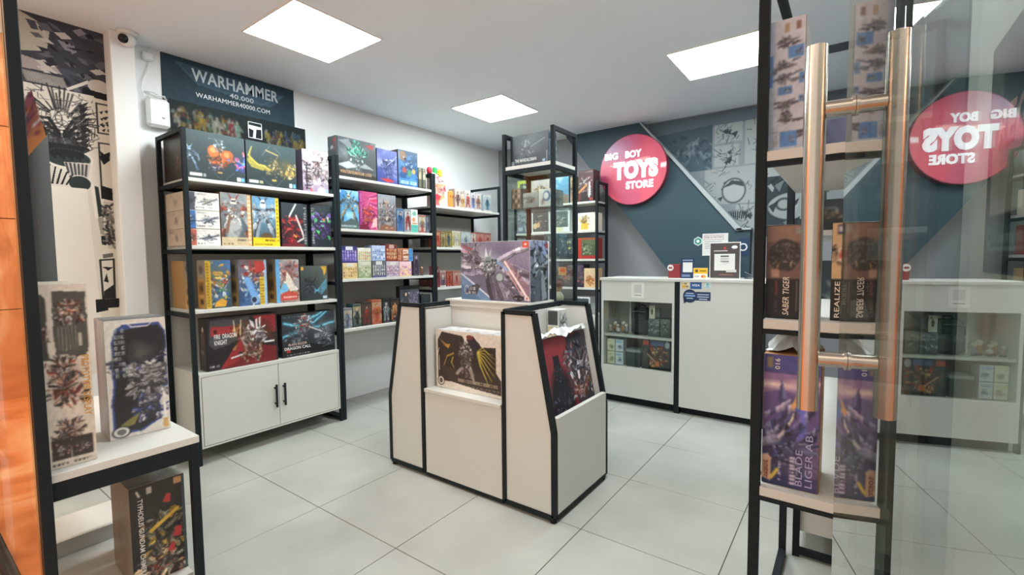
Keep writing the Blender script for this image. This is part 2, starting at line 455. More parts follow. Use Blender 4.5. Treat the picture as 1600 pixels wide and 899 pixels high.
for i in range(-2, 6):
    for j in range(-2, 6):
        x0, x1 = max(i*.6, XL)+.0018, min(i*.6+.6, XR)-.0018
        y0, y1 = max(j*.6, YF)+.0018, min(j*.6+.6, YB)-.0018
        if x1-x0 < .02 or y1-y0 < .02: continue
        key = (round(x1-x0, 3), round(y1-y0, 3))
        if key not in cache:
            o = MB().box(0, x1-x0, 0, y1-y0, -.012, 0, .0012).build('tile', TILE, floor); cache[key] = o.data
        else:
            o = link('tile', cache[key], floor)
        o.location = (x0, y0, 0)
struct(bx('wall_left', XL-.1, XL, YF, YB+.1, 0, ZC, WALLW))
struct(bx('wall_back', XL, XR+.1, YB, YB+.1, 0, ZC, GREYP))
wr = struct(bx('wall_right', XR, XR+.1, YF-.3, YB, 0, ZC, WALLW))
bx('dark_panel', XR-.006, XR, .55, YB, 0, ZC, NAVY, wr)
struct(bx('ceiling', XL-.1, XR+.1, YF-.05, YB+.1, ZC, ZC+.1, CEIL))
# pilaster on the left wall
struct(MB().box(XL, -.80, -.385, -.265, 0, ZC, .004).build('wall_pilaster', WALLW))
# sloping stair wall in front of the back wall, with its pale cap
stair = struct(MB().prism([(.12, ZC), (.995, ZC), (1.925, 1.525), (2.04, 1.525), (2.04, .18)], 'y', 3.45, YB-.006).build('wall_stair', NAVY))
CAPM = mat('pale_cap_paint', 'a9b2b4', 0.5, noise=0.03)
struct(MB().prism([(.988, ZC), (1.006, ZC), (1.985, 1.515), (1.922, 1.515)], 'y', 3.425, YB-.0065).build('trim_1', CAPM))
struct(MB().box(1.925, 2.05, 3.425, YB-.006, 1.515, 1.535, .002).build('trim_2', CAPM))

# ceiling light panels
LIT = emis('light_diffuser', (0.91, 0.985, 1.0), PANEL_EMIT)
LFR = mat('lamp_frame_white', 'f0f0ee', 0.4, noise=.01)
for (x0, y0, lab) in ((-.2, .10, 'square white ceiling light panel nearest the poster wall'), (-.2, 1.915, 'square white ceiling light panel above the far wall shelves'),
                      (1.735, 1.99, 'square white ceiling light panel above the counter, partly behind the black post'), (1.735, .10, 'square white ceiling light panel above the island display')):
    t = thing('ceiling_light', lab, 'ceiling light', (x0+.285, y0+.285, ZC), 0, 'recessed light panels')
    f = MB()
    for a in ((-.293, .293, -.293, -.283), (-.293, .293, .283, .293), (-.293, -.283, -.283, .283), (.283, .293, -.283, .283)):
        f.box(a[0], a[1], a[2], a[3], -.008, 0)
    f.build('frame', LFR, t)
    bx('diffuser', -.283, .283, -.283, .283, -.005, -.001, LIT, t)

# ------------------------------------------------------------------ shop front, left glazing and the mall outside
w1 = struct(thing('window_1', 'shop front glazing', 'window', (0, 0, 0)))
del w1['label'], w1['category']
bx('glass_pane', XL+.02, .7632, -1.036, -1.0322, .04, ZC-.02, GLASS, w1)
bx('mullion', .7635, .792, -1.031, -1.001, 0, ZC, BLACK, w1, .002)
bx('bottom_rail', XL, .7625, -1.050, -1.0375, 0, .039, BLACK, w1)
A = Art(.5125, 2.6, 120, 21).fill('b0703e', 'c89a66', 90); A.cloud('d8b080', 2, .5, .25, .9); A.cloud('8a4a28', 3, .6, .15, .7); A.cloud('e6cfa8', 5, .6, .12, .6)  # rocky artwork, its orange tones painted to imitate the mall reflection
for k in range(40): A.line(A.r.rand(), A.r.uniform(.4, 1), A.r.rand(), A.r.uniform(.4, 1), .004, ('6a3a20', 'e8d0a8', '9a5a30')[k % 3], .6)
vg = bx('pane_blocker', .25, .7632, -1.0314, -1.0308, .04, 2.64, mat('blocker_dark', '3a2a22', .7), w1)  # added opaque sheet that hides the interior behind the reflecting pane
panel('reflection_graphic', A, (.25, -1.0318, .04), (.5132, 0, 0), (0, 0, 2.6), PRINTM, w1)
def stone_material():
    m = bpy.data.materials.new('warm_stone'); m.use_nodes = True
    nt = m.node_tree; b = nt.nodes['Principled BSDF']
    g = nt.nodes.new('ShaderNodeNewGeometry'); n = nt.nodes.new('ShaderNodeTexNoise')
    n.inputs['Scale'].default_value = 1.7; n.inputs['Detail'].default_value = 7; n.inputs['Distortion'].default_value = 1.6
    nt.links.new(g.outputs['Position'], n.inputs['Vector'])
    cr = nt.nodes.new('ShaderNodeValToRGB')
    e = cr.color_ramp.elements
    e[0].position = .3; e[0].color = (*s2l(hx('b0683a')), 1); e[1].position = .7; e[1].color = (*s2l(hx('e8b98a')), 1)
    k = e.new(.5); k.color = (*s2l(hx('d88a55')), 1)
    nt.links.new(n.outputs['Fac'], cr.inputs[0]); nt.links.new(cr.outputs[0], b.inputs['Base Color'])
    b.inputs['Roughness'].default_value = .3
    return m
STONE = stone_material()
struct(bx('floor_mall', -3.6, 5.0, -6.0, YF-.02, -.06, 0, STONE))
mw = struct(bx('wall_mall', -3.7, -3.6, -6.0, -.6, 0, 3.4, mat('stone_joint', '6b4a30', .8, noise=.1)))
sl = None
for j in range(4):
    for k in range(8):
        if sl is None: s_ = MB().box(0, .02, 0, .69, 0, .84, .003).build('stone_slab', STONE, mw); sl = s_.data
        else: s_ = link('stone_slab', sl, mw)
        s_.location = (-3.6, -6.0+k*.695, j*.85)

# ------------------------------------------------------------------ glass entrance door, swung open
NA = 0.152608; ND = 2.729677
Nn = Vector((math.cos(NA), math.sin(NA), 0)); Tn = Vector((math.sin(NA), -math.cos(NA), 0))   # normal and direction towards the hinge
door = struct(thing('door_1', 'd', 'd', (0, 0, 0))); del door['label'], door['category']
E0 = Vector((2.7795, -.112, 0))
door.location = E0; door.rotation_euler = (0, 0, math.atan2(Tn.y, Tn.x))
# local x = from free edge towards hinge, local y: left handed side = across the glass
yside = 1 if (Matrix.Rotation(math.atan2(Tn.y, Tn.x), 3, 'Z') @ Vector((0, 1, 0))).dot(Nn) > 0 else -1
bx('glass_pane', 0, .97, 0 if yside > 0 else -.010, .010 if yside > 0 else 0, .01, 2.35, DOORGLASS, door)
hd = MB()
hx_ = .09
for zz in (1.552, 1.068):
    hd.cyl((hx_, -yside*.0005, zz), (hx_, -yside*.047, zz), .0150, 24)
    hd.cyl((hx_, -yside*.0005, zz), (hx_, -yside*.006, zz), .0190, 24)
hd.cyl((hx_, -yside*.062, .965), (hx_, -yside*.062, 1.672), .0185, 32)
hdo = hd.build('pull_handle', STEEL, door, True)
hdo['label'] = 'brushed steel tube pull handle'
md = hdo.modifiers.new('edge', 'EDGE_SPLIT'); md.split_angle = math.radians(40)
# poster on the right wall, seen through the glass
A = Art(.62, .50, 260, 5).fill('1c2226', '11161a')
A.cloud('2c3a3c', 4, .55, .2, .7)
A.rect(.0, .46, .45, .62, '27333a'); A.rect(.02, .10, .5, .22, '1f5a5c'); A.rect(.02, .10, .5, .115, '8fa9a6')
A.rect(.06, .25, .46, .56, 'd5d2c6'); A.writing(.16, .13, .48, .19, 'c9d4d0', 1)
A.ell(.08, .16, .03, .035, 'c9d4d0', ring=.3)
pst = thing('wall_poster', 'dark opening poster with pale red lettering on the right wall behind the glass', 'poster', (XR-.002, .22, 1.23), math.radians(-90))
bx('sheet', 0, .62, -.003, 0, 0, .50, mat('poster_card', '15191c', .4), pst)
panel('poster_print', A, (0, -.0038, 0), (.62, 0, 0), (0, 0, .50), PRINTG, pst)
lettering('poster_lettering', 'REGRESO', .50, .085, (.34, -.0045, .30), (1, 0, 0), (0, 0, 1), flat('d98a7c'), pst, .02, .15)
lettering('poster_lettering', '0998', .20, .045, (.38, -.0045, .215), (1, 0, 0), (0, 0, 1), flat('d9d6cc'), pst, .01)

# ------------------------------------------------------------------ left wall graphics
def manga_wall():
    A = Art(.62, 2.06, 400, 11).fill('d8d2c6')           # spans y -1.0..-0.38, z 0.6..2.66
    def Q(y, z): return ((y+1.0)/.62, (z-.6)/2.06)
    def pl(pts, col, al=1.): A.poly([Q(*p) for p in pts], col, al)
    def ln(a, b, w, col, al=1.): A.line(*Q(*a), *Q(*b), w, col, al)
    # dark top panel with tumbling machine fragments
    pl([(-1., 2.66), (-.376, 2.66), (-.376, 2.275), (-1., 2.275)], '3b3d45')
    pl([(-.75, 2.66), (-.62, 2.60), (-.64, 2.47), (-.75, 2.44)], 'b9b2a4'); pl([(-.75, 2.42), (-.6, 2.40), (-.58, 2.36), (-.75, 2.35)], 'a49a98')
    R = np.random.RandomState(4)
    for i in range(60):
        y, z = R.uniform(-.74, -.38), R.uniform(2.30, 2.64); a = R.uniform(-.9, .1); L = R.uniform(.02, .10); w = R.uniform(.006, .03)
        dx, dz = math.cos(a)*L, math.sin(a)*L; c = ('23242c', '5f6068', '8b8790', '2c2d36', 'c6bfba', '494a55')[R.randint(6)]
        pl([(y, z), (y+dx*.6-dz*.3*w*20, z+dz*.6+w), (y+dx, z+dz), (y+dx*.4, z+dz*.4-w)], c)
    for i in range(14):
        ln((-.74+i*.012, 2.335), (-.725+i*.012, 2.29), .0035, 'aaa5a0', .7)
    pl([(-.57, 2.285), (-.47, 2.36), (-.46, 2.345), (-.56, 2.275)], 'd9d2cb'); A.ell(*Q(-.42, 2.335), .085, .02, 'c9c2ba'); pl([(-.5, 2.31), (-.376, 2.30), (-.376, 2.26), (-.5, 2.27)], '17181d')
    # white ink panel: jagged speed lines round an armoured shape
    pl([(-1., 2.275), (-.445, 2.275), (-.445, 1.72), (-1., 1.72)], 'dcd6cb')
    for i in range(60):
        t = R.uniform(0, 2*math.pi); c0 = (-.60, 2.10)
        ln((c0[0]+math.cos(t)*.06, c0[1]+math.sin(t)*.06), (c0[0]+math.cos(t)*R.uniform(.1, .17), c0[1]+math.sin(t)*R.uniform(.1, .2)), .0022, '2a2a2c', .75)
    for sgn in (1, -1):
        for k in range(6):
            ln((-.60+sgn*.01, 2.02-k*.012), (-.60+sgn*(.05+.012*k), 2.10-k*.03), .004, '1d1d20')
    pl([(-.66, 2.0), (-.55, 2.0), (-.52, 1.92), (-.69, 1.92)], '55555a', .8)
    for k in range(9):
        z = 2.2-k*.03; pl([(-.52, z), (-.47-.004*(k % 3), z+.035), (-.50, z-.02), (-.455, z), (-.51, z-.04)], '1b1b1e', .85)
    for i in range(150):
        y, z, a, L = R.uniform(-.78, -.45), R.uniform(1.95, 2.27), R.uniform(0, 6.28), R.uniform(.01, .05)
        ln((y, z), (y+math.cos(a)*L, z+math.sin(a)*L), .0012, ('2a2a2c', '5a585a', '8a8680')[i % 3], .8)
    for i in range(40):
        y, z = R.uniform(-.70, -.5), R.uniform(1.93, 2.12); A.ell(*Q(y, z), R.uniform(.02, .06), R.uniform(.005, .02), '2a2a2c', .8, ring=.12)
    # big rounded gauntlet and drum shapes
    pl([(-.68, 1.93), (-.52, 1.96), (-.50, 1.90), (-.66, 1.86)], '26302f'); A.ell(*Q(-.58, 1.885), .17, .026, '2c3836'); A.ell(*Q(-.58, 1.885), .17, .026, 'ece7dd', ring=.1)
    for k in range(16): ln((-.69+k*.012, 1.96), (-.695+k*.012, 1.90-.01*(k % 3)), .003, '1d1d20', .9)
    pl([(-.60, 1.86), (-.48, 1.87), (-.50, 1.76), (-.57, 1.75)], 'c4beb4'); 
    for k in range(6): ln((-.59+k*.018, 1.855), (-.575+k*.013, 1.765), .0025, '45454a')
    A.ell(*Q(-.535, 1.745), .085, .022, '26302f'); A.ell(*Q(-.535, 1.745), .085, .022, 'e8e2d8', ring=.12)
    for k in range(12): pl([(-.70+k*.012, 1.86-.006*k), (-.692+k*.012, 1.86-.006*k), (-.70+k*.010, 1.73), (-.71+k*.010, 1.73)], '1f1f22' if k % 2 else 'cfc9bf')
    # curved arm running down
    pl([(-.475, 1.74), (-.445, 1.73), (-.432, 1.56), (-.465, 1.55)], '27302f'); pl([(-.465, 1.55), (-.437, 1.55), (-.437, 1.44), (-.455, 1.45)], '9a958c'); pl([(-.455, 1.44), (-.432, 1.44), (-.432, 1.38), (-.452, 1.385)], '1c2322')
    ln((-.478, 1.74), (-.468, 1.55), .004, 'e8e2d8'); ln((-.443, 1.73), (-.430, 1.56), .004, 'e8e2d8')
    # plain white field
    pl([(-1., 1.715), (-.505, 1.715), (-.485, 1.17), (-.46, .6), (-1., .6)], 'e4dfd4')
    # narrow column of small panels at the right
    for (z0, z1) in ((2.06, 2.235), (1.70, 2.0)):
        for a, b in (((-.437, z0), (-.383, z0)), ((-.437, z1), (-.383, z1)), ((-.437, z0), (-.437, z1))): ln(a, b, .0022, '38383b')
    for k in range(14):
        y, z = R.uniform(-.43, -.39), R.uniform(2.08, 2.2); pl([(y, z), (y+.02, z+.012), (y+.012, z-.012)], '2b2b2e')
    pl([(-.44, 1.92), (-.385, 1.955), (-.39, 1.90), (-.42, 1.87)], '19191c'); pl([(-.435, 1.955), (-.41, 1.93), (-.43, 1.92)], '19191c')
    pl([(-.44, 1.745), (-.386, 1.73), (-.386, 1.655), (-.44, 1.665)], '17171a')
    pl([(-.435, 1.65), (-.383, 1.645), (-.383, 1.36), (-.427, 1.36)], 'c3bdb3')
    for k in range(60):
        y, z, a = R.uniform(-.43, -.39), R.uniform(1.38, 1.64), R.uniform(0, 6.28); ln((y, z), (y+math.cos(a)*.022, z+math.sin(a)*.03), .0028, ('2a2a2d', '77726c')[k % 2], .85)
    pl([(-.452, 1.325), (-.40, 1.335), (-.40, 1.31), (-.452, 1.30)], '333336', .7)
    for a, b in (((-.465, 1.29), (-.40, 1.295)), ((-.40, 1.295), (-.405, 1.05)), ((-.465, 1.29), (-.462, 1.05))): ln(a, b, .0025, '2b2b2e')
    pl([(-.46, 1.25), (-.405, 1.245), (-.43, 1.225)], '19191c'); pl([(-.455, 1.16), (-.438, 1.21), (-.43, 1.15)], '19191c'); pl([(-.455, 1.10), (-.405, 1.14), (-.405, 1.05), (-.46, 1.05)], '232326')
    pl([(-.50, 1.05), (-.45, 1.05), (-.44, .98), (-.5, .97)], '1b1b1e')
    for k in range(8): ln((-.45+k*.008, 1.0), (-.445+k*.008, 1.045), .003, '1d1d20')
    return A
mu = thing('comic_mural', 'black and white comic style mural covering the left wall beside the pilaster', 'mural', (XL+.001, -1.0, .6), math.radians(90))
bx('vinyl_sheet', 0, .62, -.0015, 0, 0, 2.06, mat('mural_paper', 'd8d2c6', .7), mu)
panel('mural_print', manga_wall(), (0, -.0022, 0), (.62, 0, 0), (0, 0, 2.06), PRINTM, mu, False)

def comic_back():
    A = Art(2.0, 1.26, 170, 12).fill('8f9da3', 'a2adb0', 30)     # x 1.05..3.05, z 1.40..2.66
    def Q(x, z): return ((x-1.05)/2.0, (z-1.40)/1.26)
    def pl(pts, col, al=1.): A.poly([Q(*p) for p in pts], col, al)
    def ln(a, b, w, col, al=1.): A.line(*Q(*a), *Q(*b), w, col, al)
    R = np.random.RandomState(9)
    pl([(1.05, 2.66), (3.05, 2.66), (3.05, 2.55), (1.05, 2.52)], '6d7f8a')
    pl([(1.1, 2.52), (1.68, 2.55), (1.68, 2.12), (1.3, 2.12)], '4d6472')
    for k in range(40):
        x, z = R.uniform(1.25, 1.66), R.uniform(2.15, 2.5); pl([(x, z), (x+R.uniform(.02, .1), z+R.uniform(-.04, .05)), (x+.03, z-.05)], ('7e929d', '2f4450', '98a9b0')[R.randint(3)], .6)
    for (x0, x1, z0, z1) in ((1.70, 1.95, 2.36, 2.54), (1.70, 1.92, 2.14, 2.34), (1.97, 2.5, 2.14, 2.54), (1.62, 2.06, 1.78, 2.12), (2.08, 2.6, 1.6, 2.12), (1.9, 2.06, 1.5, 1.76)):
        pl([(x0, z0), (x1, z0), (x1, z1), (x0, z1)], 'b9c2c2')
        for k in range(26):
            x, z, a = R.uniform(x0+.02, x1-.02), R.uniform(z0+.02, z1-.02), R.uniform(0, 6.28); L = R.uniform(.02, .08)
            ln((x, z), (x+math.cos(a)*L, z+math.sin(a)*L), .0026, ('46565c', '6c7a7f', '2b383d')[R.randint(3)], .8)
        for k in range(5):
            x, z = R.uniform(x0+.03, x1-.05), R.uniform(z0+.03, z1-.05); pl([(x, z), (x+.05, z+.02), (x+.03, z-.03)], '2b383d', .85)
    A.ell(*Q(1.88, 1.9), .05, .09, 'c7cecd'); A.ell(*Q(1.88, 1.9), .05, .09, '39484d', ring=.12)
    pl([(1.78, 1.93), (1.86, 2.0), (1.95, 1.98), (1.97, 1.93), (1.88, 1.96)], '39474c')
    pl([(1.45, 2.0), (1.52, 2.03), (1.56, 1.92)], '5f9db5')
    for k in range(9): ln((1.84+k*.02, 1.70), (1.85+k*.017, 1.63+.01*(k % 2)), .005, '2b383d')
    # bold figure-free machine panel further right
    pl([(2.1, 2.0), (2.62, 2.0), (2.62, 1.45), (2.1, 1.45)], '2b3a3f')
    A.ell(*Q(2.36, 1.72), .10, .10, 'aeb8b6'); A.ell(*Q(2.36, 1.72), .10, .10, '222d30', ring=.1); A.ell(*Q(2.30, 1.74), .03, .04, '222d30', ring=.3)
    for k in range(18):
        x, z = R.uniform(2.1, 2.6), R.uniform(1.45, 1.98); pl([(x, z), (x+.08, z+.05), (x+.04, z-.06)], ('c2cac8', '1b2528', '7d8a8c')[R.randint(3)], .9)
    return A
mb = thing('comic_mural', 'blue-grey comic panel mural above the sloping stair wall', 'mural', (1.05, YB-.001, 1.40), 0)
bx('vinyl_sheet', 0, 1.99, -.0015, 0, 0, 1.25, mat('mural_paper_grey', '8f9da3', .7), mb)
CBK = comic_back(); CBK.c = CBK.c*.72+.06
panel('mural_print', CBK, (0, -.0022, 0), (1.99, 0, 0), (0, 0, 1.25), PRINTM, mb, False)

# tabletop game poster, upper wall board and the wide strip standing in front of it
pw = thing('wall_poster', 'dark teal game poster with silver title high on the left wall', 'poster', (XL, -.095, 2.19), math.radians(90))
bx('board', 0, .905, -.006, 0, 0, .465, mat('board_edge', '22353f', .5), pw)
A = Art(.905, .465, 230, 3).fill('22333d', '2b3d47', 60)
A.cloud('35474f', 2.5, .5, .4, .5)
A.poly([(.09, .93), (.90, .84), (.80, .62), (.70, .60), (.24, .67)], '3c5260', .9); A.poly([(.10, .92), (.88, .835), (.78, .64), (.25, .69)], '33485a', .8)
A.line(.09, .93, .24, .67, .004, '6f8b99', .7); A.line(.90, .84, .70, .60, .004, '6f8b99', .7); A.line(.09, .93, .9, .84, .003, '6f8b99', .5)
panel('poster_print', A, (0, -.0067, 0), (.905, 0, 0), (0, 0, .465), PRINTM, pw)
def wl(body, w, h, cx, cz, m, bold=.0, sp=0): return lettering('poster_lettering', body, w, h, (cx, -.0075, cz), (1, 0, 0), (0, 0, 1), m, pw, bold)
SILV = mat('silver_ink', 'b9c2c6', .4, noise=.25, nscale=60)
wl('WARHAMMER', .60, .084, .475, .374, SILV, .02)
wl('40.000', .17, .034, .50, .296, SILV, .012)
wl('WARHAMMER40000.COM', .51, .032, .45, .243, flat('dfe4e4'), .0)
st = thing('poster_strip', 'long low strip poster crowded with tiny painted warriors and a white square emblem', 'poster', (-.885, -.07, 2.07), math.radians(90))
bx('board', 0, .95, -.004, 0, 0, .285, mat('board_edge', '22353f', .5), st)
A = Art(.95, .285, 250, 8).fill('16191a', '2b3a3d', 90)
A.cloud('5d6a5d', 5, .55, .2, .35)
cols = ('b99a3a', '6f8a5a', 'c9c0a8', '8d4b33', '9fb4a8', '5a4a3a', '47705d', 'd9d2bd')
for k in range(70):
    x = A.r.uniform(.02, .46); y = A.r.uniform(.45, .85); A.person(x, y-.18, y+.06, [cols[A.r.randint(8)], cols[A.r.randint(8)]], cols[A.r.randint(8)], cols[A.r.randint(8)])
for (x, c) in ((.20, 'c9a23c'), (.405, 'b23a44'), (.44, '9fc9b4'), (.30, 'cfc8b4')): A.person(x, .35, .80, [c, c], c, 'e6ddc6')
for k in range(60):
    x = A.r.uniform(.66, .97); y = A.r.uniform(.35, .8); c = ('4a6b8a', '2f4258', 'b9a23f', 'c9ced2', '7a5a3c', '35507a')[A.r.randint(6)]; A.person(x, y-.2, y+.05, [c, c], c, 'd9dde0')
A.c *= .52; A.soften()
panel('poster_print', A, (0, -.0047, 0), (.95, 0, 0), (0, 0, .285), PRINTM, st)
em = MB()
for a in ((.495, .50, .13, .25), (.592, .597, .13, .25), (.495, .597, .245, .25), (.495, .597, .13, .135)): em.box(a[0], a[1], -.0060, -.0050, a[2], a[3])
em.prism([(.50, .20), (.50, .225), (.592, .222), (.592, .205), (.555, .20), (.548, .137), (.528, .137), (.535, .19)], 'y', -.0060, -.0050)
em.build('emblem', flat('e8ebe8'), st)

# wall router, its cable, and the dome camera
ro = thing('wireless_router', 'white rounded wall router with a loop of cable above the first shelf unit', 'router', (-.915, -.135, 2.15), math.radians(90))
PLW = mat('white_plastic', 'e4e6e4', .35, noise=.01)
MB().box(-.062, .062, -.055, 0, 0, .185, .016).build('body', PLW, ro)
MB().box(.012, .03, -.0556, -.055, .055, .067).build('logo_mark', flat('8d9292'), ro)
MB().tube([(.055, -.02, .185), (.04, -.03, .21), (0, -.03, .205), (-.05, -.02, .20), (-.062, -.01, .22), (-.02, -.02, .225), (.04, -.02, .205), (.06, -.01, .195)], .004).build('cable_loop', PLW, ro, True)
ca = thing('wall_cable', 'thin white cable hanging from the ceiling down to the router', 'cable', (-.915, -.2, 2.24))
MB().tube([(0.008, .01, .02), (0.008, .0, .08), (0.012, -.015, .14), (.008, -.005, .2), (.01, .02, .26), (.008, .035, .32), (.01, .03, .38), (.008, .04, .418)], .003).build('cord', PLW, ca, True)
MB().box(.002, .03, .0, .06, .33, .38, .006).build('junction_box', PLW, ca)
cc = thing('dome_camera', 'small white dome security camera under the ceiling on the pilaster', 'security camera', (-.775, -.305, ZC))
MB().cyl((0, 0, -.022), (0, 0, 0), .05, 28, .055).build('base', PLW, cc, True)
MB().sphere((0, 0, -.045), .042, seg=24).build('housing', PLW, cc, True)
MB().sphere((.022, -.026, -.052), .027, seg=20).build('lens', mat('black_gloss', '0c0d0f', .15), cc, True)

# ================================================================== furniture
T = .025
def unit(label, x0, x1, y0, y1, shelves, top, group, board=None, skip=(), name='shelf_unit', front_x=None, back='x0'):
    """open steel shelf unit with white boards; returns its root and a box helper in world coordinates"""
    cx, cy = (x0+x1)/2, (y0+y1)/2
    r = thing(name, label, 'shelf unit', (cx, cy, 0), 0, group)
    def B(nm, a0, a1, b0, b1, c0, c1, m, par=None, bev=0.0):
        return bx(nm, a0-cx, a1-cx, b0-cy, b1-cy, c0, c1, m, par or r, bev)
    for (px, py) in ((x0, y0), (x1-T, y0), (x0, y1-T), (x1-T, y1-T)):
        B('post', px, px+T, py, py+T, .0, top, BLACK, None, .0015)
    for py in (y0, y1-T):
        B('top_rail', x0+T, x1-T, py+.001, py+T-.001, top-T, top-.001, BLACK)
        B('foot_rail', x0+T, x1-T, py+.001, py+T-.001, .012, .012+T, BLACK)
        for z in shelves:
            B('shelf_rail', x0+T, x1-T, py+.001, py+T-.001, z-.022-T, z-.0225, BLACK)
    for z in shelves:
        B('shelf', x0+.002, x1-.001, y0+T+.0005, y1-T-.0005, z-.022, z, WHITE, None, .001)
        B('back_rail', x0+.001, x0+T-.001, y0+T, y1-T, z-.022-T, z-.0225, BLACK)
    if board: B('back_board', x0-.006, x0-.0005, y0, y1, board[0], board[1], BACKP)
    return r, B
G1 = 'black steel wall shelf units'
u1, B1 = unit('black steel shelf unit with white boards and a two door cabinet below the game poster', -.87, -.445, -.165, .862, [1.785, 1.375, .975], 2.08, G1, (.57, 1.76))
# cabinet in unit 1
cab0, cab1 = -.139, .836
B1('cabinet_body', -.868, -.462, cab0, cab1, .105, .5545, WHITE, None, .001)
for (a, b, c, d_) in ((cab0, cab0+.011, .105, .5545), (cab1-.011, cab1, .105, .5545), (cab0+.0115, cab1-.0115, .105, .116)): B1('cabinet_frame', -.4615, -.4445, a, b, c, d_, WHITE)
for (a, b, hs) in ((cab0+.0145, .352, -1), (.356, cab1-.0145, 1)):
    d = B1('cabinet_door', -.4615, -.444, a, b, .119, .552, WHITE, None, .0015)
    hy = (.352-.028) if hs < 0 else (.356+.028)
    h = MB(); cx, cy = (-.87-.445)/2, (-.165+.862)/2
    h.box(-.424-cx, -.412-cx, hy-.006-cy, hy+.006-cy, .255, .415, .001)
    for zz in (.28, .39): h.box(-.444-cx, -.424-cx, hy-.005-cy, hy+.005-cy, zz-.005, zz+.005)
    h.build('handle', BLACK, d)
B1('cabinet_top', -.868, -.443, cab0, cab1, .555, .5751, WHITE)
u2, B2 = unit('black steel shelf unit in the middle of the left wall with the floor showing beneath', -.87, -.445, .866, 1.905, [1.935, 1.525, 1.125, .725], 2.09, G1, (.60, 1.91))
u3, B3 = unit('black steel shelf unit nearest the far corner of the left wall', -.87, -.445, 1.909, 2.955, [1.795, 1.395, 1.0, .60], 2.09, G1, (.98, 1.77))
u4, B4 = unit('black steel shelf unit against the back wall behind the glass tower', 0, 1, 0, 1, [], 1, G1) if False else (None, None)

# back wall unit (faces -Y): built turned, local front towards -y
def unit_back(label, x0, x1, y0, y1, shelves, top, cab):
    cx, cy = (x0+x1)/2, (y0+y1)/2
    r = thing('shelf_unit', label, 'shelf unit', (cx, cy, 0), 0, G1)
    def B(nm, a0, a1, b0, b1, c0, c1, m, par=None, bev=0.0): return bx(nm, a0-cx, a1-cx, b0-cy, b1-cy, c0, c1, m, par or r, bev)
    for (px, py) in ((x0, y0), (x1-T, y0), (x0, y1-T), (x1-T, y1-T)): B('post', px, px+T, py, py+T, 0, top, BLACK, None, .0015)
    for px in (x0, x1-T):
        B('top_rail', px+.001, px+T-.001, y0+T, y1-T, top-T, top-.001, BLACK)
        for z in shelves: B('shelf_rail', px+.001, px+T-.001, y0+T, y1-T, z-.022-T, z-.0225, BLACK)
    for z in shelves: B('shelf', x0+T, x1-T, y0+.001, y1-.002, z-.022, z, WHITE, None, .001)
    B('cabinet_body', x0+T, x1-T, y0+.018, y1, .10, cab, WHITE, None, .001)
    mid = (x0+x1)/2
    for a, b in ((x0+T+.003, mid-.002), (mid+.002, x1-T-.003)): B('cabinet_door', a, b, y0, y0+.0175, .104, cab-.022, WHITE, None, .0015)
    return r
unit_back('black steel shelf unit along the back wall beside the round sign', -.36, .685, 3.10, 3.36, [1.86, 1.56, 1.265, .965], 2.06, .68)

# glass display tower behind the island
tw = thing('display_tower', 'tall black framed glass display tower standing behind the island', 'display cabinet', (.875, 1.715, 0))
def Bt(nm, a0, a1, b0, b1, c0, c1, m, par=None, bev=0.0): return bx(nm, a0-.875, a1-.875, b0-1.715, b1-1.715, c0, c1, m, par or tw, bev)
tx0, tx1, ty0, ty1, tt = .652, 1.102, 1.54, 1.885, .028
for (px, py) in ((tx0, ty0), (tx1-tt, ty0), (tx0, ty1-tt), (tx1-tt, ty1-tt)): Bt('post', px, px+tt, py, py+tt, 0, 2.2, BLACK, None, .0015)
for px in (tx0, tx1-tt): Bt('top_rail', px+.001, px+tt-.001, ty0+tt, ty1-tt, 2.2-tt, 2.199, BLACK)
for px in (tx0, tx1-tt): Bt('side_rail', px+.001, px+tt-.001, ty0+tt, ty1-tt, 1.90, 1.93, BLACK)
for py in (ty0, ty1-tt): Bt('front_rail', tx0+tt, tx1-tt, py+.001, py+tt-.001, 1.90, 1.93, BLACK)
Bt('top_board', tx0+.004, tx1-.004, ty0+.004, ty1-.004, 1.9305, 1.957, WHITE, None, .001)
for z in (1.645, 1.285, .93): Bt('glass_shelf', tx0+.01, tx1-.01, ty0+.012, ty1-.012, z-.008, z, GLASS)
Bt('glass_side', tx1-.017, tx1-.011, ty0+tt, ty1-tt, .62, 1.90, GLASS)
Bt('glass_side', tx0+.011, tx0+.017, ty0+tt, ty1-tt, .62, 1.90, GLASS)
Bt('glass_front', tx0+tt, tx1-tt, ty0+.011, ty0+.017, .62, 1.90, GLASS)
Bt('base_cabinet', tx0+.002, tx1-.002, ty0+.003, ty1-.002, .06, .62, WHITE, None, .001)

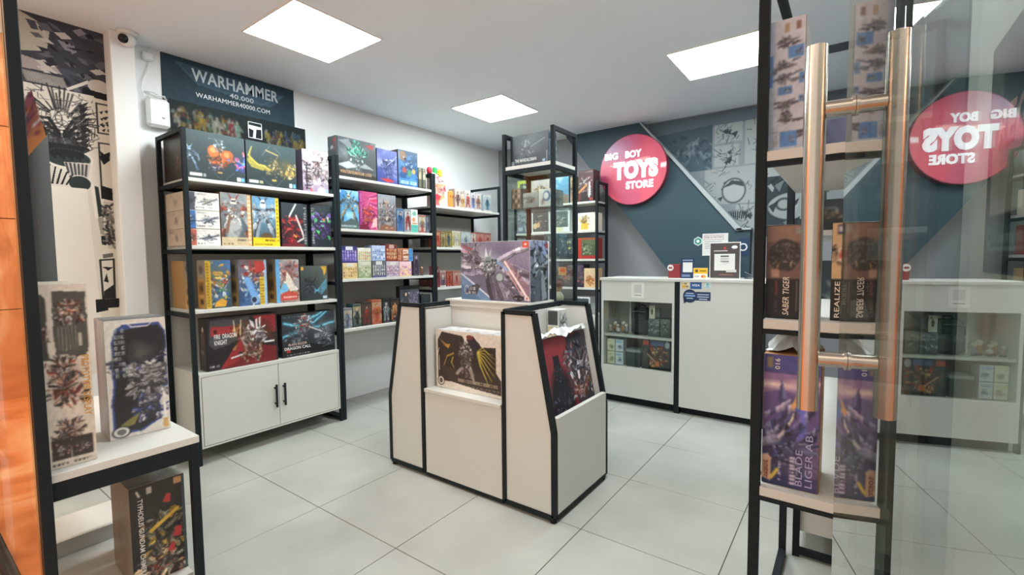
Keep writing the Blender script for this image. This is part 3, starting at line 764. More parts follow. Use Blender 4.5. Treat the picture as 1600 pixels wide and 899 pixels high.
# ------------------------------------------------------------------ island display
isl = thing('island_display', 'free standing white island display with sloped black framed ends', 'display stand', (1.09, .85, 0))
def Bi(nm, a0, a1, b0, b1, c0, c1, m, par=None, bev=0.0): return bx(nm, a0-1.09, a1-1.09, b0-.85, b1-.85, c0, c1, m, par or isl, bev)
iy0, iy1, ft = .555, 1.142, .024
for sg in (-1, 1):
    # end outline in (x,z): inner vertical, sloped outer
    xi = 1.09+sg*.297; xb = 1.09+sg*.587; xt = 1.09+sg*.478
    L = lambda x: x-1.09
    for y in (iy0+ft/2, iy1-ft/2):
        f = MB(); yy = y-.85
        P = [(xi, .03), (xi, 1.008), (xt, 1.008), (xb, .44), (xb, .03)]
        for a, b in zip(P, P[1:]+P[:1]): f.bar((L(a[0]), yy, a[1]), (L(b[0]), yy, b[1]), ft)
        f.build('end_frame', BLACK, isl)
        # beige laminate infill of the end frame
        s = .012*sg
        MB().prism([(L(xi)+s, .042), (L(xi)+s, .996), (L(xt)-s*1.1, .996), (L(xb)-s, .437), (L(xb)-s, .042)], 'y', yy-.008, yy+.008).build('end_panel', WHITE, isl)
    for (x, z) in ((xi, 1.008), (xi, .03), (xb, .03)): MB().bar((L(x), iy0-.85+ft, z), (L(x), iy1-.85-ft, z), ft).build('cross_rail', BLACK, isl)
    xo = xb+sg*.004
    Bi('outer_panel', min(xo-sg*.018, xo+sg*.008), max(xo-sg*.018, xo+sg*.008), iy0+ft+.001, iy1-ft-.001, .022, .512, WHITE, None, .001)
    xw = xi+sg*.014
    Bi('inner_wall', min(xw, xw+sg*.012), max(xw, xw+sg*.012), iy0+ft, iy1-ft, .045, .99, WHITE)
    xw = xi-sg*.022
    Bi('inner_wall', min(xw, xw+sg*.009), max(xw, xw+sg*.009), iy0+ft, iy1-ft, .045, .985, WHITE)
    # trough floor and small ledge at the back of the slope
    a, b = xi+sg*.027, xb-sg*.016
    Bi('trough', min(a, b), max(a, b), iy0+ft, iy1-ft, .36, .378, WHITE)
    a, b = xi+sg*.027, xi+sg*.108
    Bi('ledge', min(a, b), max(a, b), iy0+ft, iy1-ft, .79, .805, WHITE)
    for y in (iy0+.02, iy1-.02):
        MB().cyl((L(xb-sg*.012), y-.85, 0), (L(xb-sg*.012), y-.85, .02), .016, 16).build('foot', BLACK, isl, True)
for (ya, yb) in ((iy0+.003, iy0+.021), (iy1-.021, iy1-.003)):
    Bi('front_panel', .812, 1.368, ya, yb, .03, .508, WHITE, None, .001)
Bi('bottom_rail', .806, 1.374, iy0+.001, iy0+.022, .012, .0295, BLACK)
Bi('bottom_rail', .806, 1.374, iy1-.022, iy1-.001, .012, .0295, BLACK)
Bi('display_ledge', .812, 1.368, iy0-.004, iy1+.004, .5085, .528, WHITE, None, .001)
Bi('center_block', .816, 1.364, .79, .93, .529, .988, WHITE, None, .001)
Bi('center_top', .78, 1.40, .775, 1.035, 1.0205, 1.032, WHITE, None, .001)
Bi('center_top', .81, 1.37, .782, 1.03, .988, 1.0203, WHITE)

# ------------------------------------------------------------------ counter
cy0, cy1 = 2.50, 2.90
ct = thing('worktop', 'continuous white worktop across both counter cabinets', 'worktop', (1.65, 2.7, 1.075))
MB().box(-.65, .66, -.205, .205, 0, .024, .002).build('slab', WHITE, ct)
dc = thing('display_counter', 'white counter cabinet with a glazed display window full of merchandise', 'cabinet', (1.34, 2.7, 0), 0, 'counter cabinets')
def Bd(nm, a0, a1, b0, b1, c0, c1, m, par=None, bev=0.0): return bx(nm, a0-1.34, a1-1.34, b0-2.7, b1-2.7, c0, c1, m, par or dc, bev)
Bd('side_panel', 1.012, 1.030, cy0, cy1, .07, 1.0745, WHITE); Bd('side_panel', 1.632, 1.650, cy0, cy1, .07, 1.0745, WHITE)
Bd('top_band', 1.0305, 1.6315, cy0, cy0+.018, .90, 1.0745, WHITE); Bd('lower_front', 1.0305, 1.6315, cy0, cy0+.018, .07, .33, WHITE)
Bd('back_panel', 1.0305, 1.6315, cy1-.016, cy1, .07, 1.0745, WHITE)
Bd('inner_shelf', 1.0305, 1.6315, cy0+.022, cy1-.017, .585, .603, WHITE); Bd('inner_floor', 1.0305, 1.6315, cy0+.022, cy1-.017, .305, .323, WHITE)
Bd('divider', 1.21, 1.222, cy0+.16, cy1-.017, .603, .90, WHITE)
Bd('glass_pane', 1.0305, 1.6315, cy0+.006, cy0+.012, .331, .899, GLASS)
Bd('plinth', 1.03, 1.65, cy0+.05, cy1-.05, 0, .0695, BLACK)
Bd('steel_post', 1.6505, 1.692, cy0+.006, cy0+.045, 0, 1.0745, BLACK); Bd('steel_post', .992, 1.0115, cy0+.006, cy0+.045, 0, 1.0745, BLACK)
rc = thing('counter_cabinet', 'plain white counter cabinet with card payment stickers', 'cabinet', (1.98, 2.7, 0), 0, 'counter cabinets')
def Br(nm, a0, a1, b0, b1, c0, c1, m, par=None, bev=0.0): return bx(nm, a0-1.98, a1-1.98, b0-2.7, b1-2.7, c0, c1, m, par or rc, bev)
Br('front_panel', 1.6925, 2.262, cy0, cy0+.018, .06, 1.0745, WHITE, None, .001)
Br('carcass', 1.694, 2.26, cy0+.0185, cy1, .06, 1.0745, WHITE)
Br('plinth', 1.70, 2.25, cy0+.05, cy1-.05, 0, .0595, BLACK)
Br('steel_post', 2.2625, 2.30, cy0+.006, cy0+.045, 0, 1.0745, BLACK)

# ------------------------------------------------------------------ low window stand, left foreground
ws = thing('window_stand', 'low black framed window stand with white shelves in the left foreground', 'display stand', (.2, -.795, 0))
def Bw(nm, a0, a1, b0, b1, c0, c1, m, par=None, bev=0.0): return bx(nm, a0-.2, a1-.2, b0+.795, b1+.795, c0, c1, m, par or ws, bev)
sx0, sx1, sy0, sy1, st_ = -.28, .762, -1.030, -.585, .028
for (px, py) in ((sx0, sy0), (sx1-st_, sy0), (sx0, sy1-st_), (sx1-st_, sy1-st_)): Bw('post', px, px+st_, py, py+st_, 0, .572, BLACK, None, .0015)
for px in (sx0, sx1-st_): Bw('top_rail', px+.001, px+st_-.001, sy0+st_, sy1-st_, .512, .572, BLACK); Bw('foot_rail', px+.001, px+st_-.001, sy0+st_, sy1-st_, .005, .03, BLACK)
for py in (sy0, sy1-st_): Bw('long_rail', sx0+st_, sx1-st_, py+.001, py+st_-.001, .53, .572, BLACK)
Bw('shelf', sx0-.004, sx1+.0005, sy0+.031, sy1+.003, .5725, .600, WHITE, None, .0015)
Bw('shelf', sx0+.03, sx1-.03, sy0+.03, sy1-.03, .035, .055, WHITE)
Bw('cross_panel', .16, .18, sy0+.03, sy1-.03, .40, .52, WHITE); Bw('cross_panel', .16, .18, sy0+.03, sy1-.03, .056, .12, WHITE); Bw('cross_panel', .16, .18, sy0+.03, sy0+.09, .12, .40, WHITE)

# ------------------------------------------------------------------ right hand units (end frame towards the door)
WOODE = WHITE
ur = thing('shelf_unit', 'black steel end unit beside the glass door holding robot model boxes', 'shelf unit', (2.71, .53, 0), 0, 'black steel wall shelf units')
def Bu(nm, a0, a1, b0, b1, c0, c1, m, par=None, bev=0.0): return bx(nm, a0-2.71, a1-2.71, b0-.53, b1-.53, c0, c1, m, par or ur, bev)
rx0, rx1, ry0, ry1, rp = 2.578, 2.842, .13, .93, .026
for (px, py) in ((rx0, ry0), (rx0, ry1-rp), (rx1-rp, ry1-rp)): Bu('post', px, px+rp, py, py+rp, 0, 2.12, BLACK, None, .0015)
Bu('top_rail', rx0+.001, rx0+rp-.001, ry0+rp, ry1-rp, 2.12-rp, 2.119, BLACK)
for z in (1.553, 1.10, .628):
    Bu('shelf', rx0+rp+.0005, rx1-.002, ry0+.002, ry1-.002, z-.026, z, WOODE, None, .001)
    Bu('shelf_rail', rx0+rp, rx1-rp, ry0+.003, ry0+rp, z-.026-.014, z-.0265, BLACK)
Bu('foot_rail', rx0+.001, rx0+rp-.001, ry0+rp, ry1-rp, .01, .036, BLACK)
u5 = thing('shelf_unit', 'black steel unit with a white base cabinet behind the right hand end unit', 'shelf unit', (2.83, 1.45, 0), 0, 'black steel wall shelf units')
def B5(nm, a0, a1, b0, b1, c0, c1, m, par=None, bev=0.0): return bx(nm, a0-2.83, a1-2.83, b0-1.45, b1-1.45, c0, c1, m, par or u5, bev)
for (px, py) in ((2.625, .94), (3.015, .94), (2.625, 1.935), (3.015, 1.935)): B5('post', px, px+T, py, py+T, 0, 2.09, BLACK, None, .0015)
for py in (.94, 1.935):
    B5('foot_rail', 2.65, 3.015, py+.001, py+.024, .012, .037, BLACK); B5('top_rail', 2.65, 3.015, py+.001, py+.024, 2.065, 2.089, BLACK)
B5('cabinet_body', 2.645, 3.035, .966, 1.934, .105, .57, WHITE, None, .001)
for a, b in ((.97, 1.447), (1.453, 1.93)): B5('cabinet_door', 2.627, 2.6445, a, b, .109, .566, WHITE, None, .0015)
for z in (1.785, 1.375, .975): B5('shelf', 2.627, 3.038, .966, 1.934, z-.022, z, WHITE, None, .001)

# ================================================================== merchandise
S = [100]
def seed(): S[0] += 1; return S[0]
def wbox(name, label, cat, group, y0, y1, z0, z1, d, side, front, xf=-.48, **k):
    """carton on the left wall units: front face at x = xf, spanning y0..y1"""
    return carton(name, label, cat, group, (xf, (y0+y1)/2, z0+.0005), FX, y1-y0-.004, z1-z0, d, side, front, **k)
def AR(y0, y1, z0, z1, dens=270): return Art(y1-y0, z1-z0, dens, seed())

# ---- unit 1, top shelf
g = 'large model boxes on the first unit top shelf'
A = AR(-.132, .21, 1.785, 2.08, 320).fill('20292b', '37494b', 80)
A.mech(.04, .45, .45, ['7d9ab5', '4a6a8a', 'a9c0d2'], n=14)
A.shards(.52, .50, .26, ['c8642c', '9a431b', 'e08a4a', '7a3417'], 30, wid=.5); A.ell(.44, .62, .10, .13, 'c0632e'); A.ell(.68, .55, .12, .14, 'b2562a'); A.ell(.43, .65, .05, .06, 'e3965a'); A.ell(.67, .58, .05, .06, 'd98448')
A.shards(.54, .75, .16, ['9fb8c4', 'dfe8ea', '5c7480'], 16, wid=.35); A.shards(.48, .30, .2, ['6b5a78', 'd3cfe0', '3c3550'], 18, sq=.6, wid=.4)
A.shards(.93, .45, .34, ['3f62b5', '5fa0e0', 'd66a9a', '2b3a80', 'c9733f'], 26, wid=.35, mirror=False)
A.line(.62, .02, .80, .22, .004, '6f7a70', .8); A.line(.40, .22, .56, .02, .004, '6f7a70', .8); A.writing(.36, .87, .62, .90, '59696a', 1); A.rect(.50, .17, .58, .20, 'c2a04e')
A.rect(.03, .06, .23, .12, 'd9dcd8'); A.rect(.25, .06, .30, .12, '97a09c'); A.rect(.84, .04, .91, .12, 'e6e6e4'); A.rect(.92, .04, .98, .12, '5fa9d8')
L = Art(.35, .295, 180, seed()).fill('2b2620', '3a332a'); L.shards(.75, .35, .4, ['6a3a22', '8a5632', '41302a'], 20)
wbox('model_kit_box', 'large dark teal model box with an orange round-shouldered robot, first unit top shelf', 'box', g, -.132, .21, 1.785, 2.082, .36, '2b3638', A, left=L)
A = AR(.213, .563, 1.785, 2.08, 320).fill('1e2729', '35474a', 80)
for k in range(11):
    t = k/10; A.curve([(.50, .40), (.30-.1*t, .38+.12*t), (.10-.06*t, .42+.25*t), (.02+.09*t, .55+.32*t)], .022, ('8d8434', 'b8a94a', '6f6a2c')[k % 3], .95, True)
A.shards(.55, .48, .30, ['a08c50', '6e6138', 'd0bd7a', '4f4c3a'], 30, wid=.3); A.shards(.80, .50, .34, ['c9a850', '8b7433', 'e2cf8d', '6d6a5a'], 40, wid=.22, a0=-110, a1=40, mirror=False)
A.line(.38, .84, .62, .76, .012, 'bda45a'); A.line(.30, .70, .46, .95, .004, '77837a'); A.line(.56, .93, .68, .78, .004, '77837a'); A.line(.44, .06, .54, .02, .004, '77837a'); A.line(.30, .2, .48, .02, .004, '77837a', .7); A.line(.72, .22, .58, .03, .004, '77837a', .7)
A.rect(.49, .14, .58, .19, 'b99c46'); A.rect(.04, .06, .22, .12, 'd9dcd8'); A.rect(.24, .06, .31, .12, 'a09a74'); A.rect(.84, .04, .91, .13, 'e6e6e4'); A.rect(.92, .04, .98, .13, '5fa9d8')
wbox('model_kit_box', 'large dark teal model box with a gold winged robot, first unit top shelf', 'box', g, .213, .563, 1.785, 2.082, .36, '2b3638', A)
A = AR(.607, .819, 1.785, 2.09, 320).fill('8c7690', 'd6d2dc', 70)
A.cloud('efe9e6', 4, .5, .2, .8); A.shards(.55, .55, .48, ['d9cfc4', '8f7f80', 'efe8de', '5d4c52', 'b9a9a0'], 60, wid=.2); A.cloud('7b4a52', 6, .62, .1, .5)
for k in range(4):
    y = .62-k*.16; A.line(.08, y, .30, y+.02, .014, '1e1a22'); A.line(.17, y+.07, .14, y-.08, .016, '1e1a22'); A.line(.12, y-.05, .28, y-.07, .012, '1e1a22')
A.line(.3, .08, .34, .02, .02, 'c9483f'); A.rect(.88, .02, .97, .10, '8cc0e0')
wbox('model_kit_box', 'pale lilac model box with bold black brush strokes beside the gold robot box', 'box', g, .607, .819, 1.785, 2.095, .20, '4c4656', A)

# ---- unit 1, second shelf
g = 'stacked white aircraft model boxes'
zs = [(1.375, 1.478), (1.480, 1.592), (1.594, 1.705)]
for (z0, z1), c, pc, lab in zip(zs, ('4a4d58', '5f6a7c', '8d8f99'), ('b35a4a', '3f6aa8', '4a4a58'), ('lowest', 'middle', 'topmost')):
    A = AR(-.152, .04, z0, z1, 340).fill('e6e4de', 'd9d6ce'); A.rect(.0, .0, .27, 1., pc); A.cloud(('d99a80', '9fc0e0', '8f8fa0')[('lowest', 'middle', 'topmost').index(lab)], 5, .55, .1, .0)
    A.shards(.13, .5, .4, ['2b2c34', pc, 'c9c6c0'], 14, sq=1.)
    A.shards(.66, .48, .5, [c, '33363e', 'a9adb2', ('3a66b0' if lab == 'lowest' else ('6b7a92' if lab == 'middle' else 'a9a94a'))], 26, sq=.55, wid=.3); A.line(.35, .40, .97, .62, .03, c); A.line(.5, .3, .95, .7, .02, '3a3d45')
    A.writing(.30, .08, .52, .22, '4a4a4e', 1); A.writing(.62, .12, .8, .20, '7a7a7c', 1); A.writing(.3, .86, .6, .93, '8a8a8c', 1)
    L = Art(.30, z1-z0, 150, seed()).fill('c4b4a2', 'b9a894'); L.shards(.5, .45, .4, ['8b7768', '6e5c50', 'd9cbb9'], 20, sq=.7); L.writing(.05, .8, .4, .92, '7a685a', 1)
    wbox('aircraft_kit_box', lab+' of three flat white aircraft model boxes stacked at the shelf end', 'box', g, -.152, .04, z0, z1, .31, 'd6cdc0', A, left=L)
g = 'tall model boxes on the first unit second shelf'
A = AR(.042, .235, 1.375, 1.719, 330).fill('3a3f46', '9aa3a6', 80); A.cloud('c9ccc6', 4, .5, .2, .7); A.mech(.42, .56, .78, ['b9b0aa', '7a4a3c', 'e2ded6', '9a3f2e'], n=26)
A.poly([(.10, .22), (.22, .25), (.33, .56), (.26, .60)], '7b5a48'); A.poly([(.70, .22), (.88, .36), (.62, .58)], '55606a'); A.rect(0, 0, .86, .16, 'c6b48e'); A.rect(.86, 0, 1, 1, 'd79a62')
for k in range(12): A.rect(.89, .05+k*.08, .97, .10+k*.08, 'f1d8b4', .8)
A.writing(.45, .09, .80, .15, '2b241c', 1); A.writing(.06, .02, .42, .06, '54462f', 1); A.rect(.5, .02, .82, .07, 'b9a67e')
wbox('robot_kit_box', 'tan and grey robot model box with an orange spine strip', 'box', g, .042, .235, 1.375, 1.719, .12, '8a6a4c', A)
A = AR(.237, .425, 1.375, 1.715, 330).fill('3b4a50', '6fa8d0', 85); A.cloud('9cc4de', 3, .55, .2, .8); A.mech(.40, .58, .80, ['c3cad0', '5a6672', 'e9ecec', '3a434c'], n=26)
A.poly([(.05, .12), (.18, .13), (.30, .45), (.24, .5)], '8b959c'); A.ell(.5, .2, .22, .08, '5a4632'); A.rect(0, 0, 1, .17, 'efc51e'); A.rect(.86, 0, 1, 1, 'f0cb25')
for k in range(11): A.rect(.90, .10+k*.08, .96, .14+k*.08, '8a6a10', .8)
A.writing(.45, .10, .80, .16, '231f12', 1); A.writing(.06, .02, .7, .07, '5a4a10', 1)
wbox('robot_kit_box', 'bright yellow and sky blue robot model box', 'box', g, .237, .425, 1.375, 1.715, .12, 'd8b21c', A)
A = AR(.436, .636, 1.375, 1.69, 330).fill('1f2228', '2e3a3e', 80); A.shards(.38, .42, .42, ['b3262c', '7a1519', 'd94a42', '3a1418'], 40, wid=.3); A.line(.30, .70, .55, .98, .02, 'cfd2d2'); A.line(.55, .72, .78, .35, .02, 'd8d2d0'); A.curve([(.78, .36), (.84, .2), (.6, .12)], .02, 'd8d2d0')
A.poly([(.42, .3), (.58, .24), (.52, .2)], 'e0a03a'); A.rect(0, 0, .84, .07, '8e1d22', .6); A.rect(.84, 0, 1, 1, '23262b'); A.writing(.86, .06, .98, .95, 'b9bdbc', 14)
wbox('robot_kit_box', 'black box with a crouching red robot and white spine lettering', 'box', g, .436, .636, 1.375, 1.69, .12, '23262b', A)
A = AR(.661, .83, 1.375, 1.692, 330).fill('22262c', '353f44', 80); A.rect(0, 0, .16, 1, '2a2e33'); A.writing(.03, .08, .13, .95, 'b9bdbc', 14)
A.shards(.60, .55, .42, ['6a4a9a', '3f2f66', '8a6ac0', '2b2b3a', '4fb06a'], 36, wid=.28); A.poly([(.2, .42), (.42, .38), (.36, .3)], '58c878'); A.poly([(.55, .7), (.7, .68), (.62, .6)], 'e07a3a'); A.poly([(.75, .75), (.9, .72), (.85, .6)], 'c9d8c0')
wbox('robot_kit_box', 'black box with a purple and green robot at the right shelf end', 'box', g, .661, .83, 1.375, 1.692, .12, '23262b', A)

# ---- unit 1, third shelf
g = 'tall model boxes on the first unit third shelf'
def spine(w=.12, h=.31):
    L = Art(w, h, 160, seed()).fill('9a7c58', 'a9a49a', 90); L.rect(0, .0, 1, .62, 'c99a54'); L.rect(.15, .30, .8, .55, '8b6a3e'); L.rect(.15, .05, .8, .22, 'b98a4a'); L.ell(.5, .42, .2, .08, '5a4a3a'); L.ell(.5, .14, .2, .06, '4a3d30'); L.ell(.5, .8, .25, .1, '6d675e'); return L
A = Art(.05, .305, 300, seed()).fill('c08f4c', '8b8378', 90); A.ell(.5, .35, .3, .08, '6a5034'); A.ell(.5, .14, .3, .06, '5f4730'); A.ell(.5, .85, .25, .1, '55504a')
wbox('robot_kit_box', 'narrow orange-brown model box standing by the shelf end post', 'box', g, -.138, -.098, .975, 1.28, .2, 'a88450', A, xf=-.60)
def busy(w0, w1, z0, z1, bg, pals, yellow=None):
    A = AR(w0, w1, z0, z1, 330).fill(bg[0], bg[1], 70); A.cloud(bg[2], 4, .5, .2, .8)
    for k in range(3): A.shards(A.r.uniform(.35, .7), .25+.25*k, .34, pals[k % len(pals)], 24, wid=.4)
    if yellow == 'L': A.rect(0, 0, .2, 1, 'c9a02a'); A.writing(.03, .04, .17, .96, '6f4d10', 16)
    if yellow == 'R': A.rect(.72, 0, .92, .62, 'd9b53c'); A.writing(.75, .03, .89, .6, '7d5a14', 9); A.rect(.9, 0, 1, 1, '8fb4d0')
    return A
A = busy(-.065, .089, .975, 1.283, ('35584a', '3f6fb0', '2b3a44'), [['d8dde2', '3f62b0', 'c9a23a', '36507a'], ['c9ccd0', '7b3a3a', '4a8a5a'], ['d9a040', 'b9722c', 'e6c060']], 'L')
A.poly([(.30, .02), (.75, .02), (.82, .14), (.6, .2), (.35, .12)], 'd79a35')
wbox('robot_kit_box', 'colourful robot box with a gold lettered left strip and a blue robot', 'box', g, -.065, .089, .975, 1.283, .12, '8fb0c6', A, left=spine())
A = busy(.129, .322, .975, 1.286, ('3a5f9a', '7a5a4a', '2c4468'), [['4f86cc', '2f5fa8', 'b9d0e8', 'e6e8ea'], ['3f70b8', 'd9dde0', 'c9c4b0'], ['a8322e', 'd05a40', 'e6e0d8', '8b2a2a']], 'R')
A.line(.30, .56, .60, .10, .07, '6fa0d8'); A.ell(.52, .12, .10, .07, '23304a'); A.ell(.52, .12, .10, .07, 'c9d6e4', ring=.2); A.poly([(.6, .7), (.95, .78), (.9, .95), (.55, .98)], 'b23a34')
wbox('robot_kit_box', 'colourful robot box with a long blue cannon pointing down', 'box', g, .129, .322, .975, 1.286, .12, '6a5038', A, left=spine())
A = busy(.379, .555, .975, 1.286, ('8a6a64', '9aa6b0', 'c9b8a8'), [['b9703c', '7a4a3a', 'e0cdb8'], ['cfc6ba', '9a8478', 'efe8de'], ['a8564e', 'd0867a', '6a4a44']])
A.rect(0, .0, .16, 1, '5f9fd0'); A.cloud('9cc8e6', 5, .6, .1, .0); A.poly([(.15, .05), (.9, .05), (.92, .2), (.5, .26), (.2, .2)], 'c24a40'); A.poly([(.1, .22), (.45, .25), (.6, .42), (.3, .45)], '6fb0dc')
A.poly([(.45, .72), (.62, .60), (.88, .28), (.6, .25), (.4, .45)], 'd8cdbd'); A.writing(.3, .1, .85, .16, 'f2e6da', 1)
wbox('robot_kit_box', 'sky blue and red robot box with a cream robot', 'box', g, .379, .555, .975, 1.286, .12, '6f5844', A, left=spine())
A = AR(.56, .784, .975, 1.236, 330).fill('23272b', '565f5a', 60); A.cloud('6f7a6c', 3, .55, .3, .6); A.shards(.35, .45, .3, ['2f343c', '4a5260', '1c1f26'], 22); A.poly([(.75, .98), (.97, .98), (.95, .80), (.86, .70), (.84, .85)], 'd8a23a')
for k in range(6): A.curve([(.95, .6-.05*k), (.75, .42-.05*k), (.5, .2+.03*k)], .012, '5fb8e0', .8, True)
A.rect(.02, .88, .12, .97, 'd8a23a'); A.rect(.80, .03, .96, .11, 'b9d6e2')
wbox('robot_kit_box', 'dark grey box with blue energy arcs and a golden horn', 'box', g, .56, .784, .975, 1.236, .10, '3a4440', A)

# ---- unit 1, cabinet top
g = 'wide robot boxes on the cabinet top'
A = AR(-.077, .379, .575, .91, 330).fill('1b1719', '2b2526', 60)
A.poly([(.05, .96), (.6, .98), (.5, .55), (.1, .4), (.03, .5)], '4c4b4f', .8); A.poly([(.06, .66), (.36, .68), (.40, .83), (.06, .84)], '9e2f33'); A.cloud('000000', 9, .75, .1, .4); A.rect(.10, .70, .14, .78, '3a1416')
A.poly([(.16, .0), (.55, .50), (.80, .35), (.98, .3), (.98, 0)], '6a1d20'); A.poly([(.16, .0), (.47, .60), (.52, .40), (.4, .1)], '8e2529'); A.poly([(.62, .98), (.98, .98), (.98, .62), (.84, .6)], '96282d')
for k in range(14): A.line(.80, .55, .80+.17*math.cos(k*.22-.5)/1., .55+.34*math.sin(k*.22-.5), .014, '4a2a1e', .9)
A.shards(.64, .60, .32, ['d9d6d4', '8a6a84', 'b9a9b4', '6a2a24', 'efe8ea'], 34, wid=.24); A.shards(.47, .62, .34, ['a8642c', '7a3c1c', 'd89a4a', '5c2a18'], 26, wid=.3, a0=40, a1=250, mirror=False); A.shards(.62, .30, .3, ['6f5a48', '9a7a5c', '4a3a34', 'b9a58c'], 30, wid=.35)
for sx in (.38, .45): A.line(sx, .62, sx+.04*(1 if sx > .4 else -1)*.4, .92, .010, 'e6d8b0')
A.poly([(.67, .90), (.70, .92), (.705, .72), (.68, .70)], 'e9e6e4'); A.poly([(.72, .94), (.755, .95), (.745, .78), (.725, .78)], 'e9e6e4'); A.poly([(.58, .92), (.64, .86), (.66, .72), (.6, .8)], 'dcd8d6')
A.poly([(.30, .20), (.46, .24), (.48, .22), (.32, .17)], 'dcdad8'); A.rect(.79, .40, .95, .44, 'e6e4e2'); A.writing(.03, .06, .16, .12, 'e0dedc', 1)
L = Art(.11, .335, 200, seed()).fill('1a1716', '2a2422'); L.person(.55, .12, .88, ['3a342c', '2b2622', '4a3a34'], '2a1d18'); L.rect(.2, .3, .6, .4, '8f8478', .6)
o = wbox('robot_kit_box', 'wide black and red robot box with a white title, left on the cabinet top', 'box', g, -.077, .379, .576, .912, .11, '1b1918', A, left=L)
front_text(o, 'FIRE  DRAGON', .135, .030, -.113, .215, 'ece9e6', 0, .012); front_text(o, 'KNIGHT', .075, .030, -.143, .176, 'ece9e6', 0, .012)
A = AR(.407, .83, .575, .887, 330).fill('1d2226', '3a4248', 60); A.cloud('565d63', 3, .5, .3, .8)
for (x0, y0, x1, y1) in ((.55, .75, .85, 1.0), (.60, .66, .99, .72), (.02, .48, .34, .62), (.04, .80, .3, .70), (.5, .85, .75, 1.)):
    A.line(x0, y0, x1, y1, .05, '2f88b0', .55); A.line(x0, y0, x1, y1, .018, '8fdcf2', .9)
A.shards(.40, .72, .30, ['cfd4d8', '8b9398', '3a3f46', 'e8ecec', 'a83a34'], 40, wid=.25); A.shards(.62, .40, .5, ['4a4f55', '6b7178', '2a2e33', '8a8f94'], 36, wid=.3, a0=-70, a1=60, mirror=False); A.shards(.25, .4, .3, ['4a5058', '2b2f36', '6d747c'], 20)
A.line(.50, .66, .75, .50, .015, 'd9d2d0'); A.poly([(.0, .0), (1, 0), (1, .10), (.5, .26), (0, .12)], '15181a'); A.writing(.03, .92, .5, .96, 'b9c2c6', 1); A.poly([(.07, .10), (.14, .10), (.14, .18), (.07, .18)], 'a8342c'); A.writing(.06, .03, .5, .065, 'c2c6c6', 1); A.line(.75, .12, .96, .19, .006, '9aa2a4', .7)
L = Art(.10, .31, 160, seed()).fill('22262a', '3a3040'); L.shards(.5, .5, .4, ['4a4450', '2b2a33', '7a7a84'], 20)
o = wbox('robot_kit_box', 'wide grey robot box with blue lightning, right on the cabinet top', 'box', g, .407, .83, .576, .887, .10, '1d2022', A, left=L)
front_text(o, 'DRAGON CALL', .20, .021, -.095, .062, 'ece9e6', 0, .012); front_text(o, 'BLADE RAZOR', .14, .017, -.095, .089, 'd9b8b0', 0, .01)

# ---- unit 2, top shelf
g = 'model boxes on the middle unit top shelf'
A = AR(.858, 1.274, 1.935, 2.25, 280).fill('2a2f32', '5a6266', 60); A.cloud('8a9294', 3, .5, .3, .7); A.shards(.5, .58, .42, ['3fae90', '1f6a5a', '7fe0c4', '2b4a46', '58c8a8'], 50, wid=.2, a0=10, a1=170); A.shards(.5, .45, .26, ['a9b0ae', '5c6468', 'd9dedc', '3a4446'], 30, wid=.35)
A.poly([(.0, .30), (.3, .42), (.5, .30), (.25, .22)], 'b9c0be'); A.poly([(.55, .30), (.95, .28), (.7, .42)], '9aa2a2'); A.poly([(.05, .9), (.3, .98), (.42, .7)], '7d868a'); A.poly([(.72, .9), (.95, .95), (.9, .8)], 'a83a38'); A.poly([(0, 0), (1, 0), (1, .12), (0, .2)], '2a2522'); A.line(.02, .95, .02, .1, .02, '1c1f22')
L = Art(.11, .31, 150, seed()).fill('25292c', '4a5256'); L.poly([(.7, .95), (.9, .95), (.8, .5)], 'a8382e'); L.shards(.5, .4, .4, ['7a8488', 'a9b2b4', '3a4246'], 14)
o = wbox('model_kit_box', 'wide grey box with a green maned dragon machine on the middle unit', 'box', g, .892, 1.274, 1.935, 2.25, .11, '262a2d', A, left=L)
front_text(o, 'WINTERFERMARAM LIGER', .30, .026, -.01, .045, 'c9a078', 0, .01)
A = AR(1.28, 1.501, 1.935, 2.223, 280).fill('2b3a86', '6a78c0', 70); A.cloud('8f9ad8', 3, .5, .25, .8); A.ell(.12, .6, .3, .2, 'aab4e6', .7, .6); A.shards(.58, .48, .38, ['35427a', '7a86c0', '20285a', 'a9b2e0'], 30, wid=.22); A.poly([(.1, .12), (.55, .16), (.9, .08), (.5, .03)], 'b9323a'); A.line(.5, .55, .98, .85, .008, 'c9d0f0')
wbox('model_kit_box', 'deep blue box with a winged machine above a red streak', 'box', g, 1.28, 1.501, 1.935, 2.223, .12, '39457f', A)
A = AR(1.509, 1.743, 1.935, 2.254, 280).fill('1f4a8a', '35506a', 80); A.ell(.2, .85, .22, .13, '8a6444'); A.shards(.55, .62, .34, ['3f7ac0', '1d3f7a', '8ab4e0', '234'*2], 30, wid=.3); A.cloud('4f96d6', 5, .55, .1, .6); A.ell(.3, .45, .12, .08, 'a04a44'); A.ell(.55, .38, .1, .1, '4a8a5a'); A.ell(.78, .45, .1, .07, 'b99a4a')
A.rect(.05, .05, .95, .22, '4f9ad8', .7); A.writing(.08, .07, .92, .2, 'e3eef6', 1)
wbox('model_kit_box', 'blue robot box with a brown planet and white lettering', 'box', g, 1.509, 1.743, 1.935, 2.254, .14, '5a5044', A)
for k, (a, b) in enumerate(((1.747, 1.794), (1.798, 1.846))):
    A = AR(a, b, 1.935, 2.13, 280).fill('4a4c40', '7a7c68'); A.person(.5, .1, .85, ['3a3c34', '6a6a5a', '9a9478']); A.rect(.08, .08, .92, .92, 'b9b79a', .15); A.rect(0, 0, 1, .06, '23241f')
    wbox('figure_box', ('left', 'right')[k]+' of two slim olive figure boxes by the printed bag', 'box', 'slim olive figure boxes', a, b, 1.935, 2.13, .06, '5a5c4e', A)

